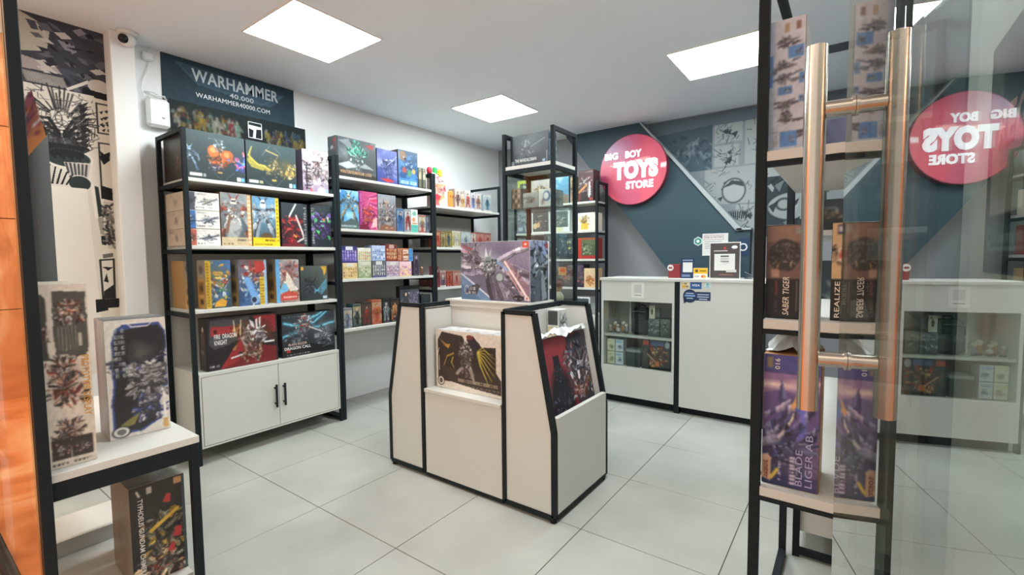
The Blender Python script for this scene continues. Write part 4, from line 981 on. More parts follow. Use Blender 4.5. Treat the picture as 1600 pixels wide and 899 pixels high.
# ---- unit 2, second shelf
g = 'model and figure boxes on the middle unit second shelf'
A = AR(.895, 1.088, 1.525, 1.834, 280).fill('5fb0d8', '3f86c8', 90); A.cloud('a8d8ee', 3, .55, .2, .7); A.mech(.5, .55, .80, ['a9a284', '4a4f50', 'd6cfae', '3a4a52'], n=22); A.poly([(0, 0), (1, 0), (1, .2), (.6, .28), (.3, .18), (0, .25)], '4a5a5a'); A.writing(.12, .05, .85, .13, 'd8e4e6', 1); A.rect(.04, .92, .14, .98, 'e6eef2')
wbox('model_kit_box', 'sky blue box with a tall thin robot raising its arms', 'box', g, .895, 1.088, 1.525, 1.834, .10, '8fb4c8', A)
A = AR(1.091, 1.273, 1.525, 1.843, 280).fill('a83a78', 'c9487a', 60)
for k in range(16): A.curve([(1.0, 1-.07*k), (.6, .9-.04*k), (.25, .6-.05*k)], .014, ('e06a9a', '8a2a6a', 'f0a0b8', 'd8304a')[k % 4], .9, True)
A.shards(.45, .42, .34, ['c8402c', '8e2030', 'e8804a', '6a1a40'], 30, wid=.3); A.rect(0, 0, .13, 1, '8f2f74'); A.writing(.02, .3, .11, .95, 'e6a8cc', 12); A.poly([(.6, .05), (.98, .1), (.95, .35), (.8, .3)], 'd8b0b0'); A.poly([(0, 0), (.6, 0), (.4, .16), (0, .12)], '6a1630')
wbox('model_kit_box', 'magenta and crimson box of swirling flames', 'box', g, 1.091, 1.273, 1.525, 1.843, .10, 'a03a70', A)
A = AR(1.277, 1.474, 1.525, 1.837, 280).fill('6a5f5a', '8f98a4', 90); A.cloud('b4aeb0', 3, .5, .3, .8); A.ell(.52, .72, .16, .16, 'd8a070', .9, .6); A.shards(.5, .5, .44, ['8a7468', 'b9a596', '5a4c4a', 'd9ccc0', '7a84a0'], 46, wid=.2); A.poly([(0, 0), (1, 0), (.9, .12), (.4, .18), (.1, .12)], '7a5240'); A.writing(.2, .07, .8, .12, 'c9a078', 1)
wbox('model_kit_box', 'misty brown and grey box with a glowing orange centre', 'box', g, 1.277, 1.474, 1.525, 1.837, .10, '8a807a', A)
def figbox(label, y0, y1, z0, z1, bg, pal, hair, base, grp, d=.09, side=None, xf=-.48, glassy=True):
    A = AR(y0, y1, z0, z1, 280).fill(bg[0], bg[1], 80); A.cloud(bg[1], 5, .5, .3, .5)
    A.person(.5, .10, .86, pal, hair); A.shards(.5, .45, .3, pal, 10, wid=.3)
    A.rect(0, 0, 1, .09, base); A.writing(.12, .02, .88, .07, 'e6e4de', 1, al=.7); A.rect(.0, .9, 1, 1, base, .8)
    A.c *= .84
    return wbox('figure_box', label, 'box', grp, y0, y1, z0, z1, d, side or bg[0], A, xf=xf)
figbox('narrow blue figure box beside the misty brown box', 1.479, 1.56, 1.525, 1.731, ('4a6a9a', 'a9bcd0'), ['2f5fa8', '3f78c8', '20406a'], '2a2a3a', '3a5a90', g)
figbox('narrow red and white figure box on the middle unit', 1.575, 1.641, 1.525, 1.731, ('b9c4c8', 'd8dcdc'), ['a83a3a', 'c84a44', '7a2a34'], '6a2a2a', '8a8f94', g)
A = AR(1.644, 1.73, 1.525, 1.736, 280).fill('dfe3dc', 'cfd6d0'); A.ell(.5, .82, .3, .1, '6aa890'); A.ell(.4, .55, .25, .1, 'd88a5a'); A.cloud('8ab89a', 6, .6, .1, .6); A.rect(0, 0, 1, .33, '4fa898'); A.rect(.1, .36, .9, .42, 'c87a4a')
wbox('figure_box', 'pale figure box with a teal lower third', 'box', g, 1.644, 1.73, 1.525, 1.736, .09, 'c9d0cc', A)
figbox('yellow-haired figure box with red corners on the middle unit', 1.737, 1.829, 1.525, 1.69, ('b9b0a0', 'd8d0c0'), ['a83a30', '3a5a90', 'c89a3a'], 'c8902f', '9a3a34', g)
figbox('small grey-blue figure box against the end post of the middle unit', 1.834, 1.878, 1.525, 1.679, ('6a7684', 'a9b4c0'), ['3a4a6a', '8a94a4', '5a6474'], '2a3040', '4a5464', g)

# ---- unit 2, third shelf: stacked blind boxes
def blind(label, y0, y1, z0, z1, bg, cols, tagcol='dedcd6', strip=None, xf=-.48, side=None):
    A = AR(y0, y1, z0, z1, 330).fill(bg[0], bg[1], 90)
    A.cloud(bg[1], 6, .5, .2, .5)
    for r in range(3):
        for c in range(6):
            x = .10+c*.16; y = .14+r*.22; cc = cols[A.r.randint(len(cols))]
            A.ell(x, y+.10, .055, .07, cc); A.ell(x, y+.12, .03, .035, 'f0e4d6', .8); A.rect(x-.045, y-.03, x+.045, y+.06, cols[A.r.randint(len(cols))])
    if strip: A.rect(0, 0, 1, .07, strip)
    o = wbox('blind_box', label, 'box', 'stacked blind boxes on the middle unit', y0, y1, z0, z1, .10, side or bg[0], A, xf=xf)
    if tagcol:
        w = y1-y0; h = z1-z0
        MB().box(-w*.22, w*.22, -.0016, -.0008, h*.76, h*.97).build('price_tag', flat(tagcol), o)
    return o
bl = [(.915, 1.058, 1.125, 1.254, ('cbb27c', 'd9c594'), ['a8763c', '8a5a2c', 'd0a860'], 'dcd6ca', None, 'tan blind box at the lower left of the stack'),
 (1.061, 1.196, 1.125, 1.265, ('7a8c60', 'c9cbb0'), ['5a6a4a', 'd0c8a8', '8a9a70'], 'd0d0c0', None, 'olive green blind box with an arch, lower row second'),
 (1.200, 1.346, 1.125, 1.268, ('454c54', '5a626a'), ['a9aeb0', 'd0c4b4', '7a848c'], 'd8d6d2', '4a4a8a', 'dark slate blind box in the lower row'),
 (1.350, 1.492, 1.125, 1.262, ('a79aa8', 'c4bac4'), ['8a4a5a', '5a5a7a', 'c0a0b4'], 'd8d2cc', None, 'mauve grey blind box in the lower row'),
 (1.495, 1.64, 1.125, 1.259, ('d8a8bc', 'ecc4cc'), ['9a5a9a', 'd06a90', 'e6c06a'], None, 'd8b870', 'pink blind box at the lower right of the stack'),
 (.908, 1.058, 1.2545, 1.388, ('5a52a0', '2f2f6a'), ['8a7ac8', 'b0a0e0', '6a60b8'], 'dcdae2', '3a2f7a', 'deep violet blind box at the upper left of the stack'),
 (1.063, 1.195, 1.2655, 1.376, ('cdc9b4', 'dedbd0'), ['b0704a', '7a9a5a', 'd0b060'], None, None, 'cream blind box with coloured rows, upper row second'),
 (1.202, 1.346, 1.2685, 1.398, ('9fb4d8', 'b4c8e4'), ['4a62a0', 'e0e6f0', '7a90c4'], None, None, 'light blue blind box in the upper row'),
 (1.350, 1.474, 1.2625, 1.411, ('8a3a30', '6a2a28'), ['d09a5a', 'c8603a', 'e0c48a'], 'c8a49a', None, 'dark red blind box at the top of the stack')]
for (a, b, c, d_, bg, cols, tg, sp_, lab) in bl: blind(lab, a, b, c, d_, bg, cols, tg, sp_)
for k, (z0, z1) in enumerate(((1.2595, 1.318), (1.3185, 1.378))):
    A = AR(1.477, 1.662, z0, z1, 330).fill('8a4a34', 'b06a48'); A.cloud('d8a078', 5, .5, .2, .8); A.rect(.72, 0, 1, 1, '3f8ac8'); A.shards(.85, .5, .4, ['2a5a9a', '8fc4e8'], 8); A.shards(.3, .5, .5, ['b03a2c', 'e0b090', '5a2a20'], 16); A.rect(.36, .2, .68, .8, 'e6dccc'); A.writing(.38, .3, .66, .7, 'b03a2c', 1)
    wbox('card_box', ('lower', 'upper')[k]+' of two flat red and blue card boxes on the pink box', 'box', 'flat red and blue card boxes', 1.477, 1.662, z0, z1, .10, 'a04a34', A)
figbox('slim violet figure box right of the blind box stack', 1.666, 1.734, 1.125, 1.339, ('4a4656', '6a6478'), ['3a3040', '8a7a90', '2b2633'], 'a89ab0', '38343f', 'slim figure boxes')
A = Art(.05, .09, 250, seed())
fg = thing('toy_figure', 'tiny brown toy figure standing at the right end of the blind box shelf', 'figure', (-.50, 1.80, 1.1255), FX)
MB().cyl((0, .02, 0), (0, .02, .008), .018, 16).build('stand', mat('toy_base', '3a2a24', .5), fg)
MB().sphere((0, .02, .035), .016, 1, .8, 1.4, 12).sphere((-.013, .02, .028), .009, seg=10).sphere((.013, .02, .030), .009, seg=10).build('body', mat('toy_brown', '7a4434', .5, noise=.2), fg, True)
MB().sphere((0, .018, .068), .013, seg=12).build('head', mat('toy_skin', 'c08a68', .5), fg, True)

# ---- unit 2, lowest shelf
g = 'figure boxes on the middle unit lowest shelf'
row = [('white figure box with golden hair at the left of the lowest shelf', .901, .994, .888, ('8a8f9a', 'c9c4b4'), ['4a5a7a', 'd8d2c4', '6a7a9a'], 'd0a040', '5a6272'),
 ('teal edged figure box with a blond figure, lowest shelf', .997, 1.08, .915, ('2f4a4e', 'c4b48c'), ['2a2a2e', 'd0c0a0', '3a4a50'], 'd8b050', '22383c'),
 ('dark brown figure box with a red figure, lowest shelf', 1.083, 1.183, .924, ('3a302c', '5a4a40'), ['8a2f26', '4a3a34', 'a8422e'], '2a1c18', '2c2522'),
 ('tan figure box with an orange-red lower half, lowest shelf', 1.186, 1.29, .934, ('b85a3c', 'd0b48c'), ['c8502e', 'b03a26', 'd8733f'], '8a5a34', 'b04a30'),
 ('black figure box with a silver grey figure, lowest shelf', 1.299, 1.378, .934, ('1e2124', '3a3f42'), ['9aa2a8', '5a6268', 'b9c0c4'], 'd0d2d0', '17191b'),
 ('black figure box with an orange clad figure near the island, lowest shelf', 1.382, 1.483, .933, ('1f1c1a', '4a3a2c'), ['c8642c', 'd8c8b0', 'e08a4a'], '2a1f1a', '17191b')]
for (lab, a, b, zt, bg, pal, hair, base) in row: figbox(lab, a, b, .725, zt, bg, pal, hair, base, g)

# ---- unit 3, top shelf
bag = thing('printed_bag', 'white gift bag printed in red and orange with green and yellow toppers', 'bag', (-.50, 2.045, 1.7955), FX)
A = Art(.22, .32, 280, seed()).fill('d8b8a4', 'd8cdc8', 90); A.cloud('dc8a5a', 3, .5, .2, .9)
for k in range(26): A.line(A.r.uniform(.1, .9), A.r.uniform(.45, 1), A.r.uniform(.1, .9), A.r.uniform(.45, 1), .008, ('2e2a2c', 'c02f3a', '6a6468')[A.r.randint(3)], .75)
A.poly([(.05, .3), (.45, .25), (.6, .45), (.3, .55)], 'cc3340'); A.poly([(0, 0), (.5, 0), (.4, .3), (.1, .25)], 'd84a55', .8); A.poly([(.5, 0), (1, 0), (.95, .45), (.6, .3)], 'f0c8a4'); A.poly([(.75, .8), (.95, .65), (.9, .95)], 'c8303c')
MB().prism([(-.11, 0), (.11, 0), (.10, .20), (.075, .31), (-.105, .32)], 'y', 0, .07).build('paper_body', mat('bag_paper', 'cdbbb0', .6, noise=.05), bag)
pb = MB(); pbm = panel('bag_print', A, (-.105, -.001, .002), (.20, 0, 0), (0, 0, .22), PRINT, bag)
A2 = Art(.17, .09, 280, seed()).fill('efe9e6'); 
for k in range(12): A2.line(A2.r.rand(), A2.r.rand(), A2.r.rand(), A2.r.rand(), .04, ('2e2a2c', 'c02f3a')[k % 2], .75)
panel('bag_print', A2, (-.10, -.001, .222), (.165, 0, 0), (0, 0, .085), PRINT, bag)
MB().sphere((-.115, .02, .335), .034, 1, .6, 1.1, 14).build('red_topper', mat('felt_red', 'b9243c', .7, noise=.1), bag, True)
MB().box(-.075, -.02, 0, .03, .30, .375, .012).build('green_topper', mat('felt_green', '1fae4a', .7, noise=.1), bag)
stp = [(-.0+math.cos(t*math.pi/8)*(.036 if t % 2 else .022), .325+math.sin(t*math.pi/8)*(.036 if t % 2 else .022)) for t in range(16)]
MB().prism(stp, 'y', -.012, .004).build('yellow_topper', mat('felt_yellow', 'f0d020', .7, noise=.1), bag)
tb = thing('plush_tag', 'small orange upright toy next to the printed gift bag', 'toy', (-.485, 2.195, 1.7955), FX)
MB().box(-.036, .036, 0, .035, 0, .17, .014).build('body', mat('toy_orange', 'e0863a', .6, noise=.1), tb)
MB().box(-.02, -.01, -.0012, .0, .10, .12).box(.01, .02, -.0012, .0, .10, .12).build('eyes', flat('3a1c14'), tb)
g = 'clear figure boxes on the corner unit top shelf'
for (lab, a, b, zt, bg, pal, hair) in (('first clear figure box from the orange toy, brown figure', 2.238, 2.325, 1.992, ('b0a094', 'd8ccc4'), ['7a4a3a', 'a8745c', '5a3a34'], '4a2f24'),
  ('second clear figure box from the orange toy, yellow figure', 2.33, 2.384, 1.947, ('c8bca8', 'e0d8c8'), ['d0a040', 'b03a30', 'c8903a'], 'd8a838'),
  ('third clear figure box from the orange toy, red figure', 2.389, 2.485, 1.987, ('b8aca8', 'd6d0cc'), ['a83a34', '7a2f30', 'c8503f'], '3a2a28'),
  ('fourth clear figure box from the orange toy, blue and orange figure', 2.488, 2.558, 1.978, ('a8acb8', 'd0d2d8'), ['4a6ab0', 'c86a3a', '3a4a80'], '2a2a3a'),
  ('fifth clear figure box from the orange toy, pale brown figure', 2.562, 2.656, 1.979, ('b4a8a4', 'd8d0cc'), ['8a5a48', 'b98a74', '6a4a44'], '5a3a2c'),
  ('last clear figure box by the tower post, teal figure', 2.689, 2.835, 1.979, ('8a9aa0', 'c4ced2'), ['2f6a8a', '3a8aa8', '24485a'], '6a8a94')):
    figbox(lab, a, b, 1.7955, zt, bg, pal, hair, 'd6d2cc', g)
# ---- unit 3, second shelf
g = 'figure boxes on the corner unit second shelf'
for (lab, a, b, zt, bg, pal, hair, base) in (
  ('orange robed figure box at the left of the corner unit second shelf', 1.945, 2.02, 1.557, ('a84a34', 'c8907a'), ['c8402c', 'e0603a', 'b0301f'], 'd88a4a', '6a2a20'),
  ('slim tan figure box right of the orange robed figure', 2.027, 2.088, 1.542, ('9a8a5a', 'c4b48a'), ['6a5a34', 'a8965a', '7a6a40'], '5a4a2c', '5a5034'),
  ('gold and navy figure box on the corner unit second shelf', 2.091, 2.18, 1.554, ('8a7a3a', 'b4a460'), ['3a4a6a', '5a6a8a', '2a3550'], '23262e', '4a4430'),
  ('white and gold figure box on the corner unit second shelf', 2.184, 2.314, 1.561, ('9a8a44', 'cfc8a8'), ['e0e2e0', 'b9bcc0', 'c8ccd0'], 'd8d4c8', 'd8d4c8'),
  ('pale blue figure box above the big grey robot box', 2.318, 2.475, 1.557, ('8a9aa4', 'c8d0d2'), ['4a6a80', 'd8d0a8', '6a8494'], 'c8b060', 'a8b0b0'),
  ('slim white and brown figure box above the big grey robot box', 2.479, 2.559, 1.547, ('b0a49a', 'd8d0c8'), ['8a4a3a', 'd8d4d0', 'a05a48'], '6a3a2c', '9a8f86'),
  ('left red figure box by the tower on the corner unit', 2.563, 2.69, 1.563, ('a05a50', 'c49084'), ['b03a34', '8a2f30', 'c8544a'], '5a2a24', '7a3a34'),
  ('right red figure box by the tower on the corner unit', 2.695, 2.825, 1.56, ('a0564c', 'c08a80'), ['a8342f', 'd8a890', '8a2a2c'], 'c8a070', '7a3a34')):
    figbox(lab, a, b, 1.3955, zt, bg, pal, hair, base, g)
for k, (a, b) in enumerate(((2.02, 2.11), (2.12, 2.2))):
    A = AR(a, b, 1.3955, 1.54, 200).fill('2c2c2c', '4a4a48'); A.person(.5, .1, .85, ['3a3634', '5a5450', '2a2826'], '1a1817', '8a7464')
    wbox('figure_box', ('left', 'right')[k]+' dark box at the back of the corner unit second shelf', 'box', 'dark boxes at the back of the corner unit', a, b, 1.3955, 1.54, .07, '333231', A, xf=-.70)
# ---- unit 3, third shelf
g = 'red figure boxes on the corner unit third shelf'
for (lab, a, b, zt, bg, pal, hair, base) in (
  ('tall slim dark pink figure box on the corner unit third shelf', 1.944, 1.995, 1.21, ('8a3a44', 'b06a70'), ['8a2a34', 'b04a50', '6a2028'], '3a1a1c', '7a3038'),
  ('white based red and navy figure box, corner unit third shelf', 1.998, 2.092, 1.165, ('8a4a4a', 'b08a84'), ['2f3f6a', 'c03a34', 'd8d8d8'], '5a3028', 'cfc8c2'),
  ('crimson figure box in the middle of the corner unit third shelf', 2.096, 2.179, 1.156, ('9a3a34', 'b86a54'), ['b02a28', 'd89a5a', '8a2020'], '3a1c18', '8a2f2c'),
  ('pale red figure box with light hair beside the big grey robot box', 2.183, 2.304, 1.154, ('a05a50', 'c8a89c'), ['b8443c', 'd8c8b8', 'a03430'], 'd0b48a', 'b05a50')):
    figbox(lab, a, b, 1.0005, zt, bg, pal, hair, base, g)
A = AR(2.0, 2.15, 1.0005, 1.10, 200).fill('6a4434', '8a5f48'); A.person(.3, .1, .9, ['5a3a2c', '7a4f3a', '4a2f24']); A.person(.7, .1, .9, ['7a4f3a', '4a2f24', '5a3a2c'])
wbox('figure_box', 'brown box at the back left of the corner unit third shelf', 'box', 'dark boxes at the back of the corner unit', 2.0, 2.15, 1.0005, 1.105, .08, '6a4838', A, xf=-.70)

# ---- boxes facing the entrance (front towards -Y)
def ybox(name, label, cat, group, x0, x1, yf, z0, z1, d, side, front, **k):
    return carton(name, label, cat, group, ((x0+x1)/2, yf, z0+.0005), 0, x1-x0-.003, z1-z0, d, side, front, **k)
def AX(x0, x1, z0, z1, dens=230): return Art(x1-x0, z1-z0, dens, seed())

# ---- tower top and shelves
A = AX(.70, 1.03, 1.957, 2.19, 320).fill('14191d', '3c464d', 80); A.cloud('566067', 2.5, .5, .3, .6); A.ell(.5, .55, .4, .35, '7f8a90', .45, .9); A.shards(.45, .55, .30, ['7a848a', 'b9c2c6', '3a4248', '2a3036'], 30, wid=.22); A.poly([(.42, .5), (.47, .5), (.46, .85), (.43, .85)], '4a5258')
A.line(.55, .6, .9, .8, .01, '9aa4aa'); A.rect(.0, .0, 1, .10, '1c2125'); A.rect(.02, .03, .10, .2, '9aa2a6', .8); A.rect(.84, .06, .92, .16, '7fb0c4'); A.line(.96, .05, .96, .4, .012, '9ab0bc')
R_ = Art(.12, .23, 200, seed()).fill('39505f', '6f8fa4'); R_.shards(.5, .5, .4, ['2a3a46', '9ab8c8'], 12)
o = ybox('model_kit_box', 'dark cinematic figure box on top of the glass tower', 'box', None, .685, 1.025, 1.60, 1.957, 2.185, .11, '20262b', A, right=R_, top=Art(.33, .11, 60, 1).fill('c9ced0', '7a8288'))
front_text(o, 'THE MANDALORIAN', .19, .024, -.03, .045, 'e3e6e6', 0, .012)
g = 'boxes on the tower glass shelves'
A = AX(.69, .79, 1.645, 1.80, 260).fill('6a5248', '8d7466'); 
for r in range(4):
    for c in range(3): A.ell(.2+.3*c, .15+.24*r, .11, .09, ('a8705a', '4a342c', 'c49a84')[A.r.randint(3)])
ybox('figure_box', 'small brown box of round toy heads on the upper tower shelf', 'box', g, .69, .78, 1.60, 1.6455, 1.80, .10, '7a6458', A)
A = AX(.79, .96, 1.645, 1.77, 260).fill('7f8486', 'a9adac'); A.shards(.5, .5, .5, ['5a6266', 'c8ccca', 'a0504a', '3a4a6a'], 26, sq=.7); A.rect(0, .6, .6, .72, '6a7072')
ybox('figure_box', 'grey transparent toy box in the middle of the upper tower shelf', 'box', g, .79, .93, 1.61, 1.6455, 1.76, .10, '8a8f90', A)
A = AX(.94, 1.06, 1.645, 1.76, 260).fill('c9cccc', 'dfe1df'); A.ell(.65, .6, .3, .3, '4a6aa0'); A.ell(.6, .62, .2, .2, 'e6e8e8'); A.shards(.35, .3, .3, ['b03a3a', '3a6a4a', 'd0c8b0'], 14)
R_ = Art(.16, .125, 200, seed()).fill('8a8884', '6a6a6a'); R_.shards(.5, .5, .5, ['4a4a4c', 'a89c94', '6a5048'], 20)
ybox('figure_box', 'white box with a round blue and white figure on the upper tower shelf', 'box', g, .935, 1.045, 1.60, 1.6455, 1.775, .17, '9a9a98', A, right=R_)
A = AX(.92, 1.06, 1.285, 1.45, 240).fill('2f3a44', '5f7078'); A.shards(.5, .5, .5, ['8aa0a8', 'c4d0d4', '22303a'], 30)
R_ = Art(.12, .165, 200, seed()).fill('3a4850', '6f868e'); R_.shards(.5, .5, .5, ['9ab4bc', 'd0dce0', '22303a'], 24)
ybox('figure_box', 'dark blue-grey toy box at the right of the middle tower shelf', 'box', g, .93, 1.055, 1.68, 1.2855, 1.455, .13, '39464e', A, right=R_)
A = AX(.7, .9, 1.285, 1.40, 240).fill('b9c2c4', 'd6dcdc'); A.shards(.5, .5, .5, ['c8b070', '5a6a74', '8a949a'], 24)
ybox('figure_box', 'pale toy box at the left of the middle tower shelf', 'box', g, .70, .90, 1.62, 1.2855, 1.395, .12, 'b4bcbe', A)
tf = thing('toy_figure', 'small toy bust with a brown cap on the lower tower shelf', 'figure', (1.03, 1.72, .9305), 0)
MB().cyl((0, 0, 0), (0, 0, .012), .035, 20).build('stand', BLACK, tf, True)
MB().sphere((0, 0, .055), .035, 1, .8, 1.3, 14).sphere((-.03, 0, .05), .014, 1, 1, 2, 10).sphere((.03, 0, .05), .014, 1, 1, 2, 10).build('body', mat('toy_cream', 'b0a590', .6, noise=.2), tf, True)
MB().sphere((0, 0, .125), .03, seg=14).build('head', mat('toy_skin', 'c08a68', .5), tf, True)
MB().cyl((0, 0, .135), (0, 0, .175), .032, 18, .028).cyl((0, -.008, .134), (0, -.008, .139), .042, 18).build('cap', mat('toy_cap', '6a2f26', .6), tf, True)

# ---- back wall unit
g = 'boxes on the back wall unit'
yb_ = 3.13
def bk(label, x0, x1, z0, z1, A, side, d=.15): return ybox('figure_box', label, 'box', g, x0, x1, yb_, z0, z1, d, side, A)
A = AX(-.33, -.15, 1.86, 2.15).fill('c9cc5a', 'b9c04a'); A.rect(.18, .0, 1, .88, '4a5450'); A.shards(.6, .45, .4, ['9aa49c', 'd6dcd0', '2f3836'], 24)
bk('lime yellow framed box on the back unit upper shelf behind the tower', -.33, -.15, 1.86, 2.16, A, 'b4b84a')
A = AX(-.14, .10, 1.86, 2.13).fill('8f8a84', 'b4b0aa'); A.shards(.5, .5, .4, ['c8903a', '6a625a', 'd8b464', '4a4642'], 30, wid=.3)
bk('grey box with a golden figure on the back unit upper shelf behind the tower', -.14, .10, 1.86, 2.14, A, '8a8680')
A = AX(.14, .34, 1.86, 2.14).fill('3a6a8a', '6ab0d0', 90); A.cloud('c8e0e8', 3, .55, .2, .8); A.poly([(0, 0), (1, 0), (1, .3), (.5, .4), (0, .3)], '7a6a5a')
bk('sky blue box on the back unit upper shelf seen through the tower glass', .14, .34, 1.86, 2.15, A, '4a6a7a')
A = AX(.36, .44, 1.86, 2.14).fill('a88a6a', 'c4a888'); A.shards(.5, .5, .5, ['7a5a44', 'd0b898'], 14)
bk('slim tan box beside the black and red box on the back unit', .355, .44, 1.86, 2.13, A, 'a08468')
A = AX(.45, .625, 1.86, 2.18).fill('241f22', '4a2a2a', 80); A.cloud('7a2f2a', 4, .6, .15, .8); A.shards(.4, .6, .34, ['a9a4a0', '6a3030', 'd8d4d0'], 22); A.line(.02, .30, .55, .52, .035, 'c88a4a'); A.line(.75, .60, .72, .15, .03, 'dcdad6'); A.writing(.62, .2, .9, .5, 'dcdad6', 4); A.writing(.5, .93, .95, .97, 'b9b4b0', 1); A.rect(.75, .03, .95, .12, 'a83a2c')
bk('tall black and red figure box at the right of the back unit upper shelf', .45, .627, 1.86, 2.185, A, '241f22')
A = AX(-.33, -.16, 1.56, 1.81).fill('5a6674', '8a96a2', 80); A.ell(.82, .3, .2, .28, 'dfe4e8', ring=.2); A.shards(.5, .6, .4, ['3a4450', 'b4bec6'], 18); A.rect(.05, .12, .4, .26, 'aab4c0')
bk('blue-grey box with a white ring on the back unit second shelf', -.33, -.16, 1.56, 1.82, A, '6a7682')
A = AX(-.14, .10, 1.56, 1.81).fill('e4e6e4'); A.rect(.06, .05, .96, .95, '4a5052'); A.shards(.5, .5, .36, ['8a9294', '2f3638', 'c0b49a'], 26); A.ell(.2, .3, .12, .14, 'd0b890'); A.ell(.38, .35, .1, .12, 'c4a478')
bk('white framed dark box on the back unit second shelf', -.14, .10, 1.56, 1.81, A, 'dcdedc')
A = AX(.14, .35, 1.56, 1.8).fill('dfe2e0'); A.rect(.06, .2, .9, .92, '5a6664'); A.shards(.5, .55, .3, ['a9b4b0', '36403e', 'd8d0a0'], 22); A.rect(.0, .0, .6, .2, 'd8d8b0')
bk('white and cream framed box seen through the tower glass, second shelf', .14, .35, 1.56, 1.80, A, 'd8dbd8')
A = AX(.44, .66, 1.56, 1.74).fill('e6ddc4', 'efe8d8'); A.shards(.35, .55, .45, ['3a2f24', 'd8a83a', '8a5a2c', 'e8c860'], 30, wid=.35); A.poly([(.15, .05), (.6, .08), (.55, .4), (.2, .4)], 'dcb040')
bk('cream box with a yellow figure on the back unit second shelf', .445, .657, 1.56, 1.745, A, 'e0d8c4')
A = AX(.24, .42, 1.265, 1.46).fill('2c3436', '4f5a5a'); A.shards(.5, .5, .4, ['8a9694', 'c8d0ce', '22292a', 'c8c060'], 24)
bk('dark box with pale machines on the back unit third shelf', .22, .43, 1.265, 1.49, A, '2f3838')
A = AX(.445, .66, 1.265, 1.48).fill('3f4a36', '5a6a48'); A.shards(.5, .5, .36, ['c4d0a8', '8fa070', '2f3a2a'], 26); A.rect(0, 0, 1, .16, 'a02c26'); A.rect(0, 0, .2, 1, 'b0342c'); A.rect(0, .9, 1, 1, 'a8482c')
bk('green picture box with red borders on the back unit third shelf', .445, .658, 1.265, 1.485, A, '8a2c26')
A = AX(.2, .42, .965, 1.18).fill('3a3438', '5a5054'); A.shards(.5, .5, .4, ['a83a34', '6a7a74', 'c8a070', '8a8f90'], 28); A.rect(.05, .55, .5, .95, 'b08a5a'); A.ell(.3, .8, .15, .12, 'c8562f')
bk('dark red box with a tan corner on the back unit fourth shelf', .19, .42, .965, 1.19, A, '3a3438')
A = AX(.425, .515, .965, 1.2).fill('2a2430', '5a4a62'); A.shards(.5, .5, .5, ['8a8490', '3a3444', 'a85a4a'], 18)
bk('slim dark violet box on the back unit fourth shelf', .425, .512, .965, 1.205, A, '2a2430')
A = AX(.52, .66, .965, 1.16).fill('d0ac80', 'dcc09a'); A.shards(.5, .4, .34, ['c86a2c', 'e09a4a', 'a8522a'], 24, wid=.35)
bk('tan box with an orange creature on the back unit fourth shelf', .516, .658, .965, 1.165, A, 'c8a47a')
A = AX(.40, .60, .68, .84).fill('e2e4e2'); A.rect(.05, .06, .95, .94, '3a4448'); A.shards(.5, .5, .4, ['7a868a', 'b4bec0'], 16)
bk('white framed picture box on top of the back unit cabinet', .38, .585, .681, .86, A, 'dcdedc')

# ---- round shop sign
def disc_print(name, A, R, y, m, parent, nr=40, na=96):
    vs, cs, fs = [(0, y, 0)], [], []
    def samp(u, v):
        return A.c[min(A.ny, max(0, int(v*A.ny))), min(A.nx, max(0, int(u*A.nx)))]
    cs.append(samp(.5, .5))
    for r in range(1, nr+1):
        for a in range(na):
            t = 2*math.pi*a/na; x, z = math.cos(t)*R*r/nr, math.sin(t)*R*r/nr
            vs.append((x, y, z)); cs.append(samp(.5+x/(2*R), .5+z/(2*R)))
    for a in range(na): fs.append((0, 1+a, 1+(a+1) % na))
    for r in range(nr-1):
        for a in range(na):
            i, j = 1+r*na+a, 1+r*na+(a+1) % na
            fs.append((i, i+na, j+na, j))
    me = bpy.data.meshes.new(name); me.from_pydata(vs, [], fs)
    at = me.color_attributes.new('ink', 'FLOAT_COLOR', 'POINT')
    for i, c in enumerate(cs): at.data[i].color = (*s2l(tuple(np.clip(c, 0, 1))), 1)
    me.update(); return link(name, me, parent, m)
SIGNP = printed('lit_sign_face', .3, .35)
sg_ = thing('round_sign', 'large round red illuminated shop sign on the dark stair wall', 'sign', (.943, 3.45, 2.178), 0)
MB().cyl((0, -.075, 0), (0, 0, 0), .358, 72).build('rim', mat('sign_rim', '8e2f45', .35), sg_, False)
A = Art(.7, .7, 180, 77).fill('c9485c', 'bf4a62', 90); A.cloud('d8606c', 2.5, .5, .3, .7); A.cloud('a04a74', 2.2, .58, .2, .45); A.ell(.14, .86, .40, .30, '7a6a94', .85, 1.0); A.ell(.02, .30, .22, .3, '8a4a80', .55, 1.); A.ell(.9, .9, .25, .2, 'b04a6a', .5, 1.)
A.poly([(.10, .58), (.72, .66), (.86, .595), (.70, .60), (.25, .555)], 'f0a8a0', .8); A.poly([(.9, .47), (1., .50), (1., .56), (.92, .53)], 'f8e8ea', .9)
disc_print('sign_face', A, .352, -.0758, SIGNP, sg_)
WL = emis('lit_letter_white', (.95, .96, 1.0), .45)
for (b, w, h, x, z, bo) in (('BIG', .150, .072, -.225, .158, .05), ('BOY', .175, .075, .015, .157, .05), ('TOYS', .475, .190, .035, -.002, .075), ('STORE', .29, .082, .08, -.158, .05)):
    lettering('sign_lettering', b, w, h, (x, -.078, z), (1, 0, 0), (0, 0, 1), WL, sg_, bo, 0, .008)

